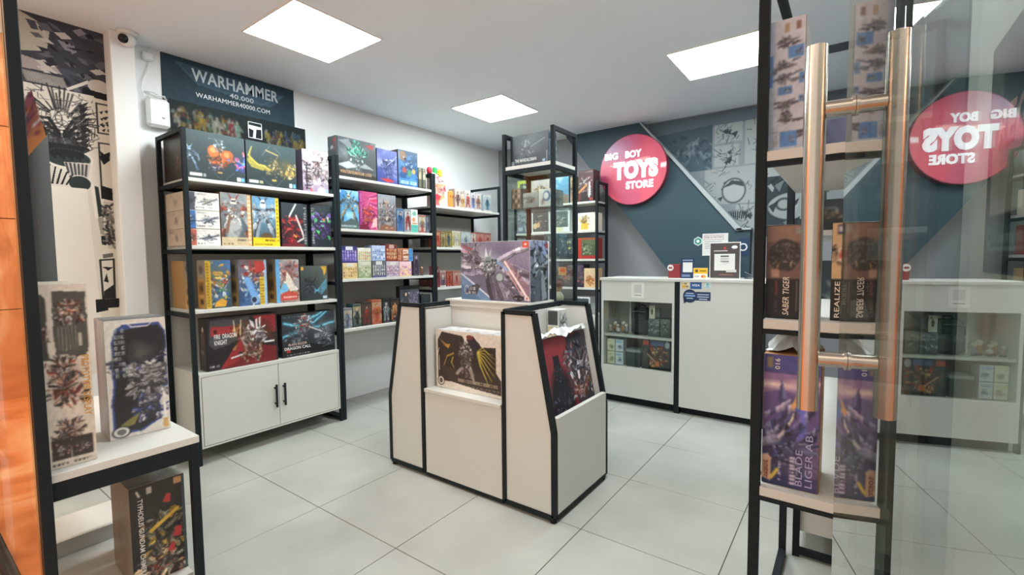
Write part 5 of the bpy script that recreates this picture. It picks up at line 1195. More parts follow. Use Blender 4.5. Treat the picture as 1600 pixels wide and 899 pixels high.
# ---- counter stickers, cards, contents
def sticker(name, label, x0, x1, z0, z1, A, par, y):
    w, h = x1-x0, z1-z0
    o = bx(name, x0, x1, y-.0008, y-.0002, z0, z1, flat('e6e6e2'), None)
    panel('sticker_print', A, (x0, y-.0012, z0), (w, 0, 0), (0, 0, h), PRINT, o)
    return o
def stick(label, x0, x1, z0, z1, A, txt=None, tc='ffffff', th=.5):
    o = thing('sticker', label, 'sticker', (x0, 2.5, z0), 0, 'payment stickers on the counter')
    w, h = x1-x0, z1-z0
    bx('backing', 0, w, -.0008, -.0001, 0, h, flat('e0e0dc'), o)
    panel('sticker_print', A, (0, -.0012, 0), (w, 0, 0), (0, 0, h), PRINT, o)
    if txt: lettering('sticker_lettering', txt, w*.66, h*th, (w/2, -.0014, h*.5), (1, 0, 0), (0, 0, 1), flat(tc), o, .015, .2)
A = Art(.06, .055, 300, 1).fill('e6d29a', 'efe6c8'); A.writing(.1, .6, .9, .85, '8a6a2a', 1); A.rect(.08, .12, .55, .45, 'd8a02a'); A.rect(.6, .15, .92, .42, '7a6a5a')
stick('small yellow and cream payment sticker at the left of the row', 1.705, 1.763, 1.026, 1.078, A)
A = Art(.087, .055, 300, 2).fill('2a5a9c', '24508e'); stick('royal blue card payment sticker with white slanted lettering', 1.772, 1.858, 1.022, 1.08, A, 'VISA', 'e9eef4', .32)
A = Art(.05, .045, 300, 3).fill('c4dadc', 'd6e6e6'); A.writing(.1, .15, .9, .4, '4a9aa0', 1); A.rect(.3, .5, .7, .9, '6ab0b4')
stick('small pale aqua payment sticker at the right of the row', 1.879, 1.925, 1.03, 1.074, A)
rs = thing('sticker', 'round navy sticker joined to a navy strip below the card stickers', 'sticker', (1.77, 2.5, .965), 0, 'payment stickers on the counter')
MB().cyl((0, -.0010, 0), (0, 0, 0), .053, 40).prism([(-.05, -.02), (-.045, -.062), (-.02, -.045)], 'y', -.001, 0).build('round_part', mat('navy_ink', '23385c', .4), rs)
bx('strip_part', .045, .155, -.0009, -.0001, -.033, .035, mat('navy_ink', '23385c', .4), rs)
for (x, z, w) in ((0, .022, .06), (0, -.018, .05), (.10, .014, .085), (.10, -.004, .085), (.10, -.022, .06)): bx('sticker_lettering', x-w/2, x+w/2, -.0016, -.0011, z-.004, z+.004, flat('b4c4da'), rs)
bx('sticker_lettering', -.04, .04, -.0016, -.0011, -.004, .010, flat('7fa4d8'), rs)
nt_ = thing('paper_notice', 'small white paper notice taped on the display counter band', 'notice', (1.345, 2.5, .93))
bx('sheet', -.055, .055, -.0012, -.0002, 0, .135, mat('paper', 'e2e2dd', .6), nt_)
bx('print_block', -.033, .033, -.0018, -.0013, .045, .115, flat('c9c9c4'), nt_); bx('print_line', -.03, .03, -.0018, -.0013, .022, .028, flat('8a8a88'), nt_)
# cards standing on the counter
CT = 1.0995
r_ = thing('card_holder', 'dark red leaflet holder with a white tag on the counter', 'card holder', (1.597, 2.66, CT))
MB().box(-.05, .05, 0, .03, 0, .115, .003).build('holder', mat('holder_red', '8a2c30', .5, noise=.1), r_); MB().cyl((-.03, -.004, .085), (-.03, 0, .085), .026, 20).build('white_tag', flat('dedcd6'), r_); MB().box(-.044, -.016, -.0055, -.0042, .077, .092).build('tag_print', flat('8a3a3a'), r_)
q = thing('payment_sign', 'small navy payment stand with a white square panel on the counter', 'sign', (1.712, 2.64, CT), 0, None, 0)
MB().box(-.055, .055, 0, .006, 0, .165, .001).build('panel', mat('navy_ink', '23385c', .4), q); bx('white_square', -.038, .038, -.0012, -.0002, .05, .13, flat('dcdedc'), q); bx('caption', -.04, .04, -.0012, -.0002, .142, .152, flat('8fa0b8'), q); bx('caption', -.045, .02, -.0012, -.0002, .012, .03, flat('6f84a4'), q)
MB().box(-.03, .03, .006, .06, 0, .004).build('easel_foot', mat('navy_ink', '23385c', .4), q)
yc = thing('card_payment_sign', 'small yellow and white card payment sign on the counter front edge', 'sign', (1.822, 2.6, CT), 0, None, 0)
MB().box(-.054, .054, 0, .005, 0, .085, .001).build('panel', flat('e6e2d6'), yc); bx('yellow_half', -.053, .053, -.001, -.0001, .04, .084, flat('eab820'), yc); bx('caption', -.005, .045, -.0018, -.0011, .058, .066, flat('7a5a10'), yc); bx('caption', -.04, -.018, -.0018, -.0011, .052, .072, flat('5a4a1a'), yc)
lettering('sign_lettering', 'VISA', .034, .011, (-.027, -.0012, .018), (1, 0, 0), (0, 0, 1), flat('2a4a8a'), yc, .01, .2)
for dx, c in ((.018, 'd8402c'), (.03, 'e8a030')): MB().cyl((dx, -.0012-(.0004 if c[0] == 'e' else 0), .018), (dx, -.0002, .018), .011, 20).build('card_mark', flat(c), yc)
MB().box(-.03, .03, .005, .05, 0, .004).build('easel_foot', flat('e6e2d6'), yc)
ms = thing('menu_sign', 'large brown framed information board with a white sheet on the counter', 'sign', (1.995, 2.63, CT), 0, None, 0)
MB().box(-.112, .112, 0, .008, 0, .285, .001).build('white_frame', flat('e0e0dc'), ms); bx('brown_face', -.106, .106, -.001, -.0001, .006, .279, mat('brown_ink', '4a4444', .4), ms)
MB().box(-.076, .074, -.0022, -.0012, .065, .195, .0002).build('white_sheet', flat('dedfdb'), ms)
for (x0, x1, z0, z1, c) in ((-.03, .03, .172, .182, '4a4a4a'), (-.03, .03, .155, .158, '8a8a88'), (-.03, .03, .135, .14, '4a4a4a'), (-.02, .03, .128, .131, '8a8a88'), (.012, .085, .052, .072, 'c9c9c6')): bx('sheet_line', x0, x1, -.0032, -.0024, z0, z1, flat(c), ms)
bx('red_mark', -.008, .008, -.002, -.0011, .228, .25, flat('c03a3a'), ms); MB().sphere((.07, -.001, .245), .016, 1.4, .12, .8, 14).build('white_mark', flat('e6e6e4'), ms, True); bx('caption', -.08, .02, -.002, -.0011, .215, .222, flat('c9c6c4'), ms); bx('caption', -.04, .06, -.002, -.0011, .03, .036, flat('a86a60'), ms)
MB().box(-.06, .06, .008, .09, 0, .004).build('easel_foot', flat('e0e0dc'), ms)
pp = thing('paper_notice', 'white invoice notice with red boxed heading taped on the stair wall', 'notice', (1.74, 3.45, 1.285), 0, None)
bx('sheet', -.115, .115, -.0015, -.0003, 0, .21, mat('paper', 'e2e2dd', .6), pp)
for (x0, x1, z0, z1) in ((-.10, .075, .193, .196), (-.10, .075, .15, .153), (-.10, -.097, .15, .196), (.072, .075, .15, .196)): bx('red_box', x0, x1, -.0022, -.0016, z0, z1, flat('a84a54'), pp)
lettering('notice_lettering', 'EXIJA SU FACTURA', .155, .026, (-.0125, -.0018, .173), (1, 0, 0), (0, 0, 1), flat('8a4a5a'), pp, .01)
for k in range(4): bx('text_line', -.095, .06-.03*(k % 2), -.0022, -.0016, .128-k*.02, .134-k*.02, flat('9a9a9c'), pp)
sh = thing('wall_badge', 'small green hexagonal badge on the stair wall beside the notice', 'badge', (1.585, 3.45, 1.425))
hexp = [(math.cos(math.pi/6+k*math.pi/3)*.045, math.sin(math.pi/6+k*math.pi/3)*.045) for k in range(6)]
MB().prism(hexp, 'y', -.004, -.0005).build('plate', flat('c9dcd6'), sh); MB().prism([(a*.75, b*.75) for a, b in hexp], 'y', -.005, -.0041).build('green_face', flat('3a8a7a'), sh); MB().cyl((0, -.0058, 0), (0, -.0051, 0), .015, 18).build('white_mark', flat('dfeae6'), sh)
db = thing('wall_badge', 'dark blue square plate with a white ring at the end of the stair wall', 'badge', (1.985, 3.45, 1.36))
bx('plate', -.03, .05, -.004, -.0005, -.08, .08, mat('navy_plate', '1f3a5c', .4), db)
MB().cyl((0, -.0060, 0), (0, -.0041, 0), .036, 28).build('white_ring', flat('dfe4ea'), db); MB().cyl((0, -.0066, 0), (0, -.0061, 0), .024, 28).build('ring_center', mat('navy_plate', '1f3a5c', .4), db)
cb = thing('cable_bundle', 'small tangle of grey cables at the right end of the counter', 'cable', (2.17, 2.66, CT+.004))
MB().tube([(.06, 0, .004), (.03, .01, .02), (0, 0, .03), (-.04, .02, .05), (-.045, .05, .03), (0, .03, .01), (.05, .04, .01)], .004).tube([(.06, .03, .0), (.0, .05, .012), (-.04, .02, .0), (.02, -.02, .0)], .004).build('cords', mat('cable_grey', '5a6468', .5), cb, True)

# inside the display counter
g = 'goods in the display counter'
zf, zm, yd = .3235, .6035, 2.56
for k, (x0, x1, z0, z1, c) in enumerate(((1.04, 1.115, zf, zf+.115, 'd6cfa8'), (1.118, 1.193, zf, zf+.115, '9fbfe0'), (1.04, 1.115, zf+.1155, zf+.23, 'd8d2b0'), (1.118, 1.193, zf+.1155, zf+.23, '9ac0e4'))):
    A = AX(x0, x1, z0, z1, 300).fill('e4e0cc' if k % 2 == 0 else 'dce4ea'); A.shards(.6, .4, .28, (['8a8444', 'b4ac60', '6a6434'] if k % 2 == 0 else ['3a62b8', '6a92d8', '2a4a90']), 14); A.rect(.08, .72, .9, .9, c); A.rect(0, 0, 1, .05, '6a6a4a' if k % 2 == 0 else '3a5a90')
    ybox('toy_box', ('lower left cream', 'lower right blue', 'upper left cream', 'upper right blue')[k]+' toy car box in the counter window', 'box', g, x0, x1, yd, z0, z1, .09, 'd9d6c8' if k % 2 == 0 else 'c8d4e0', A)
A = AX(1.21, 1.345, zf, zf+.135, 240).fill('2c3236', '444b50'); A.shards(.5, .5, .4, ['5a6266', '22282c'], 16)
dk = ybox('storage_box', 'dark clear box with a pale lid in the counter window', 'box', g, 1.215, 1.342, yd+.01, zf, zf+.125, .12, '2f3538', A)
MB().box(-.066, .066, -.004, .124, .126, .150, .002).build('lid', flat('9aa0a2'), dk)
A = AX(1.355, 1.60, zf, zf+.26, 300).fill('23262a', '4a4a54', 80); A.shards(.5, .45, .5, ['a83a2c', '7a2a24', '5a6a50', 'c89a6a', '4a4a4c'], 50, wid=.25); A.rect(.03, .80, .25, .95, 'd85a4a'); A.rect(.32, .8, .78, .95, '5a6a9a'); A.ell(.9, .85, .08, .12, 'aab4c0'); A.line(.2, .5, .55, .2, .02, 'c8a080'); A.poly([(.45, .1), (.65, .12), (.6, .3), (.5, .28)], 'd0703a'); A.rect(0, 0, 1, .04, '17181a')
ybox('board_game_box', 'dark action board game box with a red corner label in the counter window', 'box', g, 1.358, 1.602, yd+.005, zf, zf+.256, .12, '23262a', A)
bp = thing('backpack', 'small black backpack standing on the counter window shelf', 'bag', (1.33, 2.63, zm))
BK = mat('black_fabric', '24282b', .85, noise=.2, nscale=40)
b_ = MB(); b_.box(-.075, .075, -.05, .06, 0, .235, .028); b_.build('body', BK, bp); MB().box(-.06, .06, -.072, -.045, .02, .11, .014).build('front_pocket', BK, bp); MB().box(-.062, .062, -.066, -.048, .13, .20, .012).build('front_pocket', BK, bp)
MB().tube([(-.03, .02, .23), (-.02, .02, .255), (.02, .02, .255), (.03, .02, .23)], .006).build('handle_loop', BK, bp, True)
MB().tube([(-.055, -.068, .205), (0, -.072, .21), (.055, -.068, .205)], .003).build('zipper', mat('zip_grey', '6a7074', .4), bp, True)
A = AX(1.405, 1.465, zm+.16, zm+.275, 300).fill('e0ddd2'); A.rect(.1, .08, .9, .92, 'cfcabc'); A.poly([(.4, .3), (.6, .3), (.7, .6), (.5, .8), (.3, .6)], '2a2a2c'); A.writing(.15, .84, .85, .94, '2a2a2c', 1)
def upbox(nm, lab, x0, x1, z0, z1, A, side, yy, d=.06): return ybox(nm, lab, 'box', g, x0, x1, yy, z0, z1, d, side, A)
A2 = AX(1.412, 1.512, zm, zm+.155, 280).fill('3f4a50', '6a767c'); A2.shards(.5, .5, .5, ['8a969c', 'b9c2c6', '2f383c'], 26)
upbox('toy_box', 'clear blister toy box beside the backpack in the counter window', 1.412, 1.512, zm, zm+.15, A2, '4a5458', 2.565, .10)
upbox('toy_card', 'small white card with a black bell emblem on top of the blister box', 1.415, 1.468, zm+.151, zm+.262, A, 'dcd8cc', 2.575, .03)
A = AX(1.475, 1.508, zm+.15, zm+.24, 280).fill('3a4044', '5a6266'); A.shards(.5, .5, .5, ['9aa2a4', '22282c'], 10)
upbox('toy_card', 'tiny grey toy pack on top of the blister box', 1.474, 1.508, zm+.151, zm+.24, A, '4a5054', 2.58, .03)
A = AX(1.517, 1.60, zm, zm+.16, 280).fill('37423c', '5f6c64'); A.shards(.5, .5, .5, ['8a988e', '26302a', 'b4beb4'], 22)
upbox('toy_box', 'dark green clear toy box at the right of the counter window shelf', 1.517, 1.598, zm, zm+.155, A, '3a443e', 2.565, .10)
for k, (x, c, s_) in enumerate(((1.055, 'b8a894', .8), (1.09, '9a6a4a', 1.1), (1.125, 'd0d0cc', .9), (1.165, 'c89060', 1.15), (1.205, '8a94a0', 1.0))):
    f = thing('toy_figure', ('first', 'second', 'third', 'fourth', 'fifth')[k]+' little toy figure from the left on the counter window shelf', 'figure', (x, 2.60+.03*(k % 2), zm), 0, 'little figures on the counter window shelf')
    MB().cyl((0, 0, 0), (0, 0, .01), .016, 14).build('stand', mat('toy_base_grey', '6a6e70', .5), f)
    MB().sphere((0, 0, .035*s_), .016*s_, 1, .8, 1.6, 12).sphere((-.014*s_, 0, .034*s_), .007, 1, 1, 2, 8).sphere((.014*s_, 0, .034*s_), .007, 1, 1, 2, 8).build('body', mat('toy_'+c, c, .5, noise=.2), f, True)
    MB().sphere((0, 0, .074*s_), .017*s_, seg=12).build('head', mat('toy_pale', 'd6ccc0', .5), f, True)

# ---- island boxes
A = Art(.50, .345, 430, 501).fill('d8cfc4')
A.poly([(.03, .12), (.03, .82), (.10, .97), (.42, .93), (.47, .82), (.53, .82), (.54, .88), (.66, .85), (.70, .78), (.90, .80), (.90, .40), (.97, .28), (.97, .05), (.60, .08), (.25, .13)], '2a2320')
A.cloud('3f352c', 3, .55, .2, .0); A.poly([(.03, .12), (.25, .13), (.60, .08), (.97, .05), (.97, .28), (.90, .40), (.4, .35), (.03, .4)], '362c26')
for k in range(9): A.curve([(.20, .70), (.14+.01*k, .74+.004*k), (.06+.022*k, .84-.015*k)], .006, ('c8922f', '8a5a22', 'd8a850')[k % 3], .9, True)
A.curve([(.28, .62), (.18, .56), (.125, .40)], .016, '9a7c2c', 1, True); A.curve([(.27, .55), (.245, .46), (.285, .38)], .014, 'a88a34', 1, True)
for (x1, y1, w_) in ((.80, .17, .015), (.845, .25, .013), (.88, .34, .011), (.91, .43, .010), (.92, .52, .008), (.92, .61, .007), (.86, .68, .006)):
    A.curve([(.63, .70), (.68+(x1-.8)*.5, .48+(y1-.18)*.6), (.75+(x1-.8)*.8, .30+(y1-.18)*.8), (x1, y1)], w_, '8f8a3a', 1, True); A.curve([(.64, .69), (.69+(x1-.8)*.5, .48+(y1-.18)*.6), (.76+(x1-.8)*.8, .29+(y1-.18)*.8), (x1, y1)], w_*.45, 'd8b83c', 1, True)
A.shards(.46, .66, .20, ['9a948e', 'd0cac4', '5c5652', '3c3632'], 34, wid=.32); A.shards(.50, .42, .2, ['a89c92', '6a5f58', 'd8d0c8', '463e3a'], 30, wid=.34); A.poly([(.50, .40), (.56, .40), (.61, .16), (.58, .15)], '8f8680'); A.poly([(.38, .40), (.44, .40), (.34, .26), (.30, .28)], '8f8680')
A.poly([(.48, .88), (.58, .95), (.66, .84), (.62, .62), (.57, .70)], '23222a'); A.ell(.53, .92, .05, .04, '6a2f26')
A.writing(.34, .155, .92, .235, 'a89a86', 1); A.writing(.5, .09, .95, .12, '7f7464', 1); A.line(.02, .55, .05, .68, .006, 'efe8de'); A.line(.05, .3, .05, .55, .006, 'efe8de')
A.ell(.075, .12, .05, .075, 'e2dacf'); A.ell(.075, .12, .05, .075, '2b2622', ring=.18); A.ell(.075, .12, .028, .045, '3a332e', .8)
R_ = Art(.13, .345, 200, 502).fill('23252c', '3a4658'); R_.shards(.4, .5, .5, ['16181d', '4a5462', '2f3642'], 26)
Tp = Art(.50, .13, 150, 503).fill('b9bcc0', 'd6d2cc'); Tp.cloud('6a6e74', 4, .55, .2, .8)
ybox('robot_kit_box', 'cream and black robot box with golden blades on the island ledge', 'box', None, .838, 1.335, .628, .5285, .868, .13, 'd8cfc4', A, right=R_, top=Tp)
A = Art(.50, .34, 430, 504).fill('4c4658', '8d859c', 45); A.cloud('6a6280', 2.2, .5, .3, .8); A.ell(.40, .70, .40, .28, 'c8d2de', .75, 1.0); A.ell(.62, .85, .3, .2, '5a5270', .7, .8)
A.poly([(0, 0), (0, .46), (.5, 0)], '5f7898'); A.ell(.0, .02, .5, .46, '6f8bb0', .5, .5); A.line(0, .46, .52, -.02, .014, 'e6ecf4', .8); A.poly([(0, .28), (0, 0), (.32, 0)], '46607f', .8)
W_ = ['a39cb0', '6d6678', 'c9c3d0', '4c4656', 'b4acb8', '857c92']
for (x0, y0, x1, y1, w, k) in ((.36, .62, -.02, .96, .10, 0), (.36, .58, -.02, .78, .09, 1), (.36, .55, -.02, .62, .085, 4), (.38, .50, .04, .48, .07, 5), (.50, .62, .80, .82, .07, 0), (.78, .82, .98, .88, .06, 2), (.60, .60, .98, .45, .09, 1), (.62, .52, .98, .28, .10, 0), (.60, .44, .92, .08, .10, 5), (.52, .40, .66, .0, .11, 1), (.42, .42, .50, .0, .11, 3)):
    for j in range(6):
        f0, f1 = j/6, (j+1.12)/6; ww = w*1.7*(.6+.4*math.sin(math.pi*(j+.7)/6.6))
        xa, ya, xb, yb2 = x0+(x1-x0)*f0, y0+(y1-y0)*f0, x0+(x1-x0)*f1, y0+(y1-y0)*f1
        nx_, ny_ = -(yb2-ya), (xb-xa)*1.47; L_ = math.hypot(nx_, ny_)+1e-6; nx_, ny_ = nx_/L_*ww*.5/1.47, ny_/L_*ww*.5
        c_ = np.array(hx(W_[k % 6]))*A.r.uniform(.82, 1.12); A.poly([(xa+nx_, ya+ny_), (xb+nx_*.8, yb2+ny_*.8), (xb-nx_*.8, yb2-ny_*.8), (xa-nx_, ya-ny_)], c_*.72); A.poly([(xa+nx_, ya+ny_), (xb+nx_*.8, yb2+ny_*.8), (xb, yb2), (xa, ya)], np.clip(c_*1.12, 0, 1)); A.line(xa+nx_, ya+ny_, xb+nx_*.8, yb2+ny_*.8, .004, 'dcd8e0', .6); A.line(xb+nx_, yb2+ny_, xb-nx_, yb2-ny_, .004, '2a2732', .7); A.line(xa-nx_, ya-ny_, xb-nx_*.8, yb2-ny_*.8, .005, '2a2732', .8)
A.shards(.44, .55, .22, ['8f9a9c', '5c686c', 'c6cdce', '2f3a3e', '454f55'], 44, wid=.34); A.shards(.2, .75, .3, W_, 26, wid=.25); A.shards(.78, .3, .3, W_, 26, wid=.25)
A.poly([(.62, .62), (1.0, .02), (1, .25), (.70, .70)], '9a6a74', .55); A.line(.66, .66, .98, .04, .020, 'f6dcd4', .95); A.line(.64, .60, .90, .10, .012, 'd8929a', .8); A.line(.56, .66, .70, .52, .03, '7fa4d0', .7)
A.poly([(.37, .70), (.385, .92), (.42, .74)], 'd0d6d8'); A.poly([(.42, .74), (.47, .90), (.455, .70)], 'a9b2b4'); A.poly([(.36, .62), (.48, .62), (.46, .74), (.38, .74)], '7a868a'); A.rect(.385, .655, .455, .675, '23303a'); A.ell(.585, .40, .055, .075, 'a0aab0'); A.ell(.585, .40, .055, .075, '3f484e', ring=.2)
A.rect(.905, .89, .985, .985, 'd84a34'); A.rect(.93, .92, .96, .955, 'f6d8d0'); A.rect(.93, .03, .985, .095, 'e8dcda'); A.rect(.945, .045, .97, .08, 'b03a34'); A.ell(.845, .06, .075, .05, '1d1b20'); A.writing(.79, .04, .90, .08, 'd0cccc', 1)
A.poly([(.06, .10), (.12, .22), (.24, .28), (.30, .25), (.26, .14), (.24, .09)], '2f2e36', .85); A.ell(.09, .17, .035, .07, 'b9b4b4', ring=.25); A.writing(.12, .17, .23, .25, 'cac6c4', 1); A.writing(.13, .10, .24, .16, 'cac6c4', 1); A.line(.02, .94, .18, .88, .014, 'b03a44', .8); A.line(.02, .86, .14, .83, .014, 'c86a74', .7)
R_ = Art(.20, .34, 330, 505).fill('3a3f48', '8a8fb0', 90); R_.ell(.75, .8, .5, .25, '8fa8d0', .8, .6); R_.shards(.5, .55, .55, ['6a7680', '3a434c', 'a9b4ba', '2a3138'], 50, wid=.3); R_.poly([(.2, .0), (.5, .0), (.45, .45), (.3, .4)], '4a545c'); R_.poly([(.6, .0), (.85, .05), (.7, .45), (.55, .4)], '7a858c'); R_.rect(.78, .88, .93, .97, '8a3a3c')
R_.rect(.93, 0, 1, 1, 'cfd6d6')
ybox('robot_kit_box', 'big grey-violet robot box standing on top of the island', 'box', None, .889, 1.392, .80, 1.0325, 1.372, .20, 'c4c8cc', A, right=R_)
# leaning red box at the sloped right end, seen over the low outer panel
A = Art(.52, .48, 420, 506).fill('6a1f26', '9a3a40', 70); A.cloud('b0504f', 2.5, .5, .3, .7); A.cloud('3a1218', 3, .6, .2, .6)
A.poly([(.56, 1.), (1, 1), (1, 0), (.62, 0), (.66, .4), (.60, .7)], '3a3640'); A.shards(.78, .62, .42, ['5a5664', '8a8692', '2b2933', '7a5a56', 'a9a4aa'], 60, wid=.18); A.shards(.74, .35, .3, ['b0604a', '6a6672', 'd8d4d0', '3a3844'], 36, wid=.22); A.poly([(.70, .55), (.75, .56), (.745, .46), (.715, .45)], 'e6e2e0')
A.ell(.33, .30, .26, .42, '17161d', .95, .35); A.poly([(.10, 0), (.56, 0), (.52, .28), (.40, .44), (.37, .80), (.26, .80), (.25, .46), (.14, .28)], '1a1a22', .9); A.shards(.33, .2, .24, ['23232c', '34343e', '1a1920', '4a4a58'], 34, wid=.3); A.shards(.315, .6, .12, ['2a2d36', '3c4048', '1a1c22', '596068'], 20, wid=.4); A.ell(.22, .20, .05, .1, '6a6a78', .5, .8); A.ell(.45, .26, .06, .05, '74747f', .5, .8)
tl = math.radians(-11)
bt = carton('figure_box', 'dark red comic style box leaning inside the sloped right end of the island', 'box', None, (1.637, .862, .3945), FX, .515, .475, .045, '2a1c20', A, rx=0)
bt.rotation_euler = (tl, 0, FX)
wp = thing('plastic_wrap', 'crumpled clear plastic wrap over the leaning red box', 'wrap', (1.535, .862, .876))
pm = MB(); R = random.Random(3); n = 22
for a in range(n):
    for b in range(5):
        pm.bm.verts.new((-.05+b*.022+R.uniform(-.006, .006), -.255+a*.5/(n-1), .012*math.sin(b*1.4+a*.5)+R.uniform(0, .022)-.02*abs(b-2)*.3))
pm.bm.verts.ensure_lookup_table()
for a in range(n-1):
    for b in range(4): i = a*5+b; pm.bm.faces.new([pm.bm.verts[k] for k in (i, i+1, i+6, i+5)])
pm.build('sheet', mat('milky_plastic', 'd8dcdc', .25), wp)
A = Art(.075, .16, 400, 508).fill('e0ded8'); A.rect(.06, .52, .94, .97, '3c3e3e'); A.rect(.06, .03, .94, .48, 'cdb58a'); 
for k in range(5): A.rect(.15+.15*k, .08, .24+.15*k, .42, 'e6dcc4')
R_ = Art(.09, .16, 300, 509).fill('c9cac6'); R_.shards(.5, .5, .6, ['3a3c3c', '8a8c8a', 'e2e2de'], 30)
ybox('manga_box', 'small white and grey comic box set inside the right end of the island', 'box', None, 1.417, 1.492, .93, .806, .985, .10, 'dcdad4', A, right=R_)
A = AR(1.488, 1.73, .7255, 1.035, 330).fill('1c1e24', '2a2c34'); A.rect(.05, .06, .95, .90, '4c4e58'); A.rect(.08, .08, .5, .88, '3c4046'); A.person(.3, .1, .85, ['4a4c54', '6a6c74', '33353c'], '22242a'); A.shards(.7, .65, .26, ['8a84a8', '5a5478', 'c4bed8'], 34); A.rect(0, .90, 1, 1, '15161a')
wbox('figure_box', 'large black framed window box with a violet figure at the end of the lowest shelf', 'box', 'figure boxes on the middle unit lowest shelf', 1.488, 1.73, .7255, 1.035, .05, '1a1b20', A)
A = AR(1.75, 1.87, .7255, .94, 200).fill('1d2124', '2c3236'); A.shards(.5, .5, .4, ['3a4448', '22282c'], 12)
wbox('figure_box', 'plain dark box beside the black framed window box on the lowest shelf', 'box', 'figure boxes on the middle unit lowest shelf', 1.75, 1.87, .7255, .94, .12, '1d2124', A)

# ---- window stand boxes
A = Art(.125, .605, 430, 520).fill('cfc4b4', 'd4cabc')
A.poly([(.28, .62), (.93, .60), (.98, .66), (.98, .955), (.28, .965)], '4a4944'); A.shards(.62, .85, .09, ['b9684a', '7a4a3c', 'd8a088', '3c3a38', 'c8c0b8'], 34, wid=.35); A.poly([(0, .60), (.14, .60), (.16, .92), (.08, .95), (0, .95)], '3f3e3a'); A.shards(.05, .74, .06, ['8a4a3a', '5a5450', 'b09484'], 10)
for k in range(6): A.line(.38+.07*k, .64, .37+.07*k, .77, .0016, '9a988c', .8)
A.rect(.76, .655, .84, .73, 'c9c4b4', .8)
for (x, y, s_) in ((.45, .53, .11), (.45, .42, .12), (.5, .20, .08), (.35, .14, .07)): A.shards(x, y, s_, ['b8604a', '5f5a58', '8d4a3e', 'a9a29c', '3c3836', 'd8a68c'], 30, wid=.3)
for (x0, x1) in ((.08, .47), (.5, .93)): A.rect(x0, .045, x1, .155, '35302e'); A.shards((x0+x1)/2, .10, .045, ['c9b4b4', 'a84a3c', '8a8488', 'd8d0d0'], 14)
A.writing(.08, .012, .9, .032, '3c3632', 1)
o = carton('robot_kit_box', 'tall beige robot display box with orange lettering in the left foreground', 'box', 'boxes on the window stand', (.715, -.935, .6005), FX, .122, .605, .34, 'cabfae', A)
front_text(o, 'PROTOTYPE DISPLAY', .205, .020, .045, .262, 'd09a4a', -90, .012)
A = Art(.185, .455, 430, 521).fill('d6d0c8'); A.poly([(.06, .04), (.06, .80), (.17, .93), (.30, .96), (.88, .96), (.97, .88), (.97, .40), (.86, .36), (.86, .10), (.5, .03)], '3a4a86'); A.poly([(.09, .06), (.09, .79), (.20, .91), (.86, .94), (.94, .87), (.94, .41), (.83, .37), (.83, .11), (.5, .05)], '26272b')
A.ell(.6, .72, .25, .12, '5a5a58', .7, .8); A.shards(.55, .60, .3, ['5a5f86', '3a3f66', '9a9ca4', '2c2e38'], 30, wid=.2, sq=.4); A.shards(.72, .47, .22, ['b4b2b4', '8a888c', 'd0cecc', '5a585c'], 40, wid=.35); A.shards(.68, .22, .16, ['9a98b0', '3f4a8a', 'c4c2c8', '5a5878'], 30, wid=.3); A.poly([(.1, .08), (.4, .10), (.5, .2), (.2, .12)], '7a7440')
A.poly([(.36, .965), (.78, .965), (.70, .93), (.43, .93)], 'e4e0da'); A.poly([(.39, .96), (.75, .96), (.69, .94), (.44, .94)], '3a4a86'); A.rect(.89, .10, .95, .34, 'e0dcd4'); A.rect(.88, .02, .97, .10, 'c89a5a')
A.ell(.18, .055, .14, .045, 'e2ddd4'); A.ell(.18, .055, .14, .045, '23242a', ring=.2); A.ell(.18, .055, .08, .026, '4a4a4e', .8); A.writing(.15, .52, .30, .94, '9aa4a0', 9); A.writing(.10, .56, .14, .8, '6f7a78', 10)
L = Art(.20, .455, 120, 522).fill('b4afae', 'c9c4be', 20); L.rect(0, 0, .3, 1, '8a84a0', .6)
o = carton('robot_kit_box', 'white and blue window box with a silver robot on the low stand', 'box', 'boxes on the window stand', (.565, -.708, .6005), math.radians(86), .19, .455, .17, 'c9c4be', A, left=L, top=Art(.19, .17, 120, 2).fill('4a4c50', '7a7c7e').cloud('2c2e32', 4, .5, .1, .8))
A = Art(.19, .385, 430, 523).fill('1f1d1c', '34322e', 70); A.shards(.62, .45, .30, ['5f5a4a', '3c3a34', '8a8468', 'c8a040', '2a2826'], 60, wid=.25); A.shards(.55, .12, .3, ['b0483c', '6a655a', 'd8b890', '3a3a34', '8a9a88'], 44, wid=.25)
for (x, y, s_) in ((.66, .80, .05), (.82, .42, .06), (.70, .28, .05)): A.poly([(x-s_*1.6, y-s_*.6), (x+s_*1.2, y-s_), (x+s_*1.5, y+s_*.7), (x, y+s_)], 'b83a3c')
A.line(.35, .52, .85, .66, .02, 'c8a23c'); A.rect(.80, .92, .97, .985, 'c89a6a'); A.writing(.82, .93, .95, .98, '6a3a24', 2); A.rect(.30, .90, .40, .965, 'b9b9b0'); A.line(.13, .95, .17, .90, .010, 'd8d4cc'); A.rect(.95, 0, 1, 1, '3a4a52')
L = Art(.24, .385, 100, 524).fill('b0a48a', 'b8ac94')
o = carton('robot_kit_box', 'black box with a white upright title on the lower stand shelf', 'box', 'boxes on the window stand', (.675, -.70, .0555), math.radians(88), .175, .385, .26, 'b4a88e', A, left=L, top=Art(.175, .26, 150, 3).fill('8a8a84', '9a9a92').cloud('6a6c64', 4, .5, .1, .6))
front_text(o, 'TYPHOEUS GUNDAM CHIMERA', .30, .016, -.055, .185, 'dedad2', -90, .012); front_text(o, 'MASTER MODEL ROBOT SERIES', .26, .006, -.069, .20, 'a8a49a', -90) if False else None
A = Art(.10, .12, 160, 525).fill('2a3a6a', '4a6aa0'); A.cloud('8fb0e0', 4, .5, .2, .7)
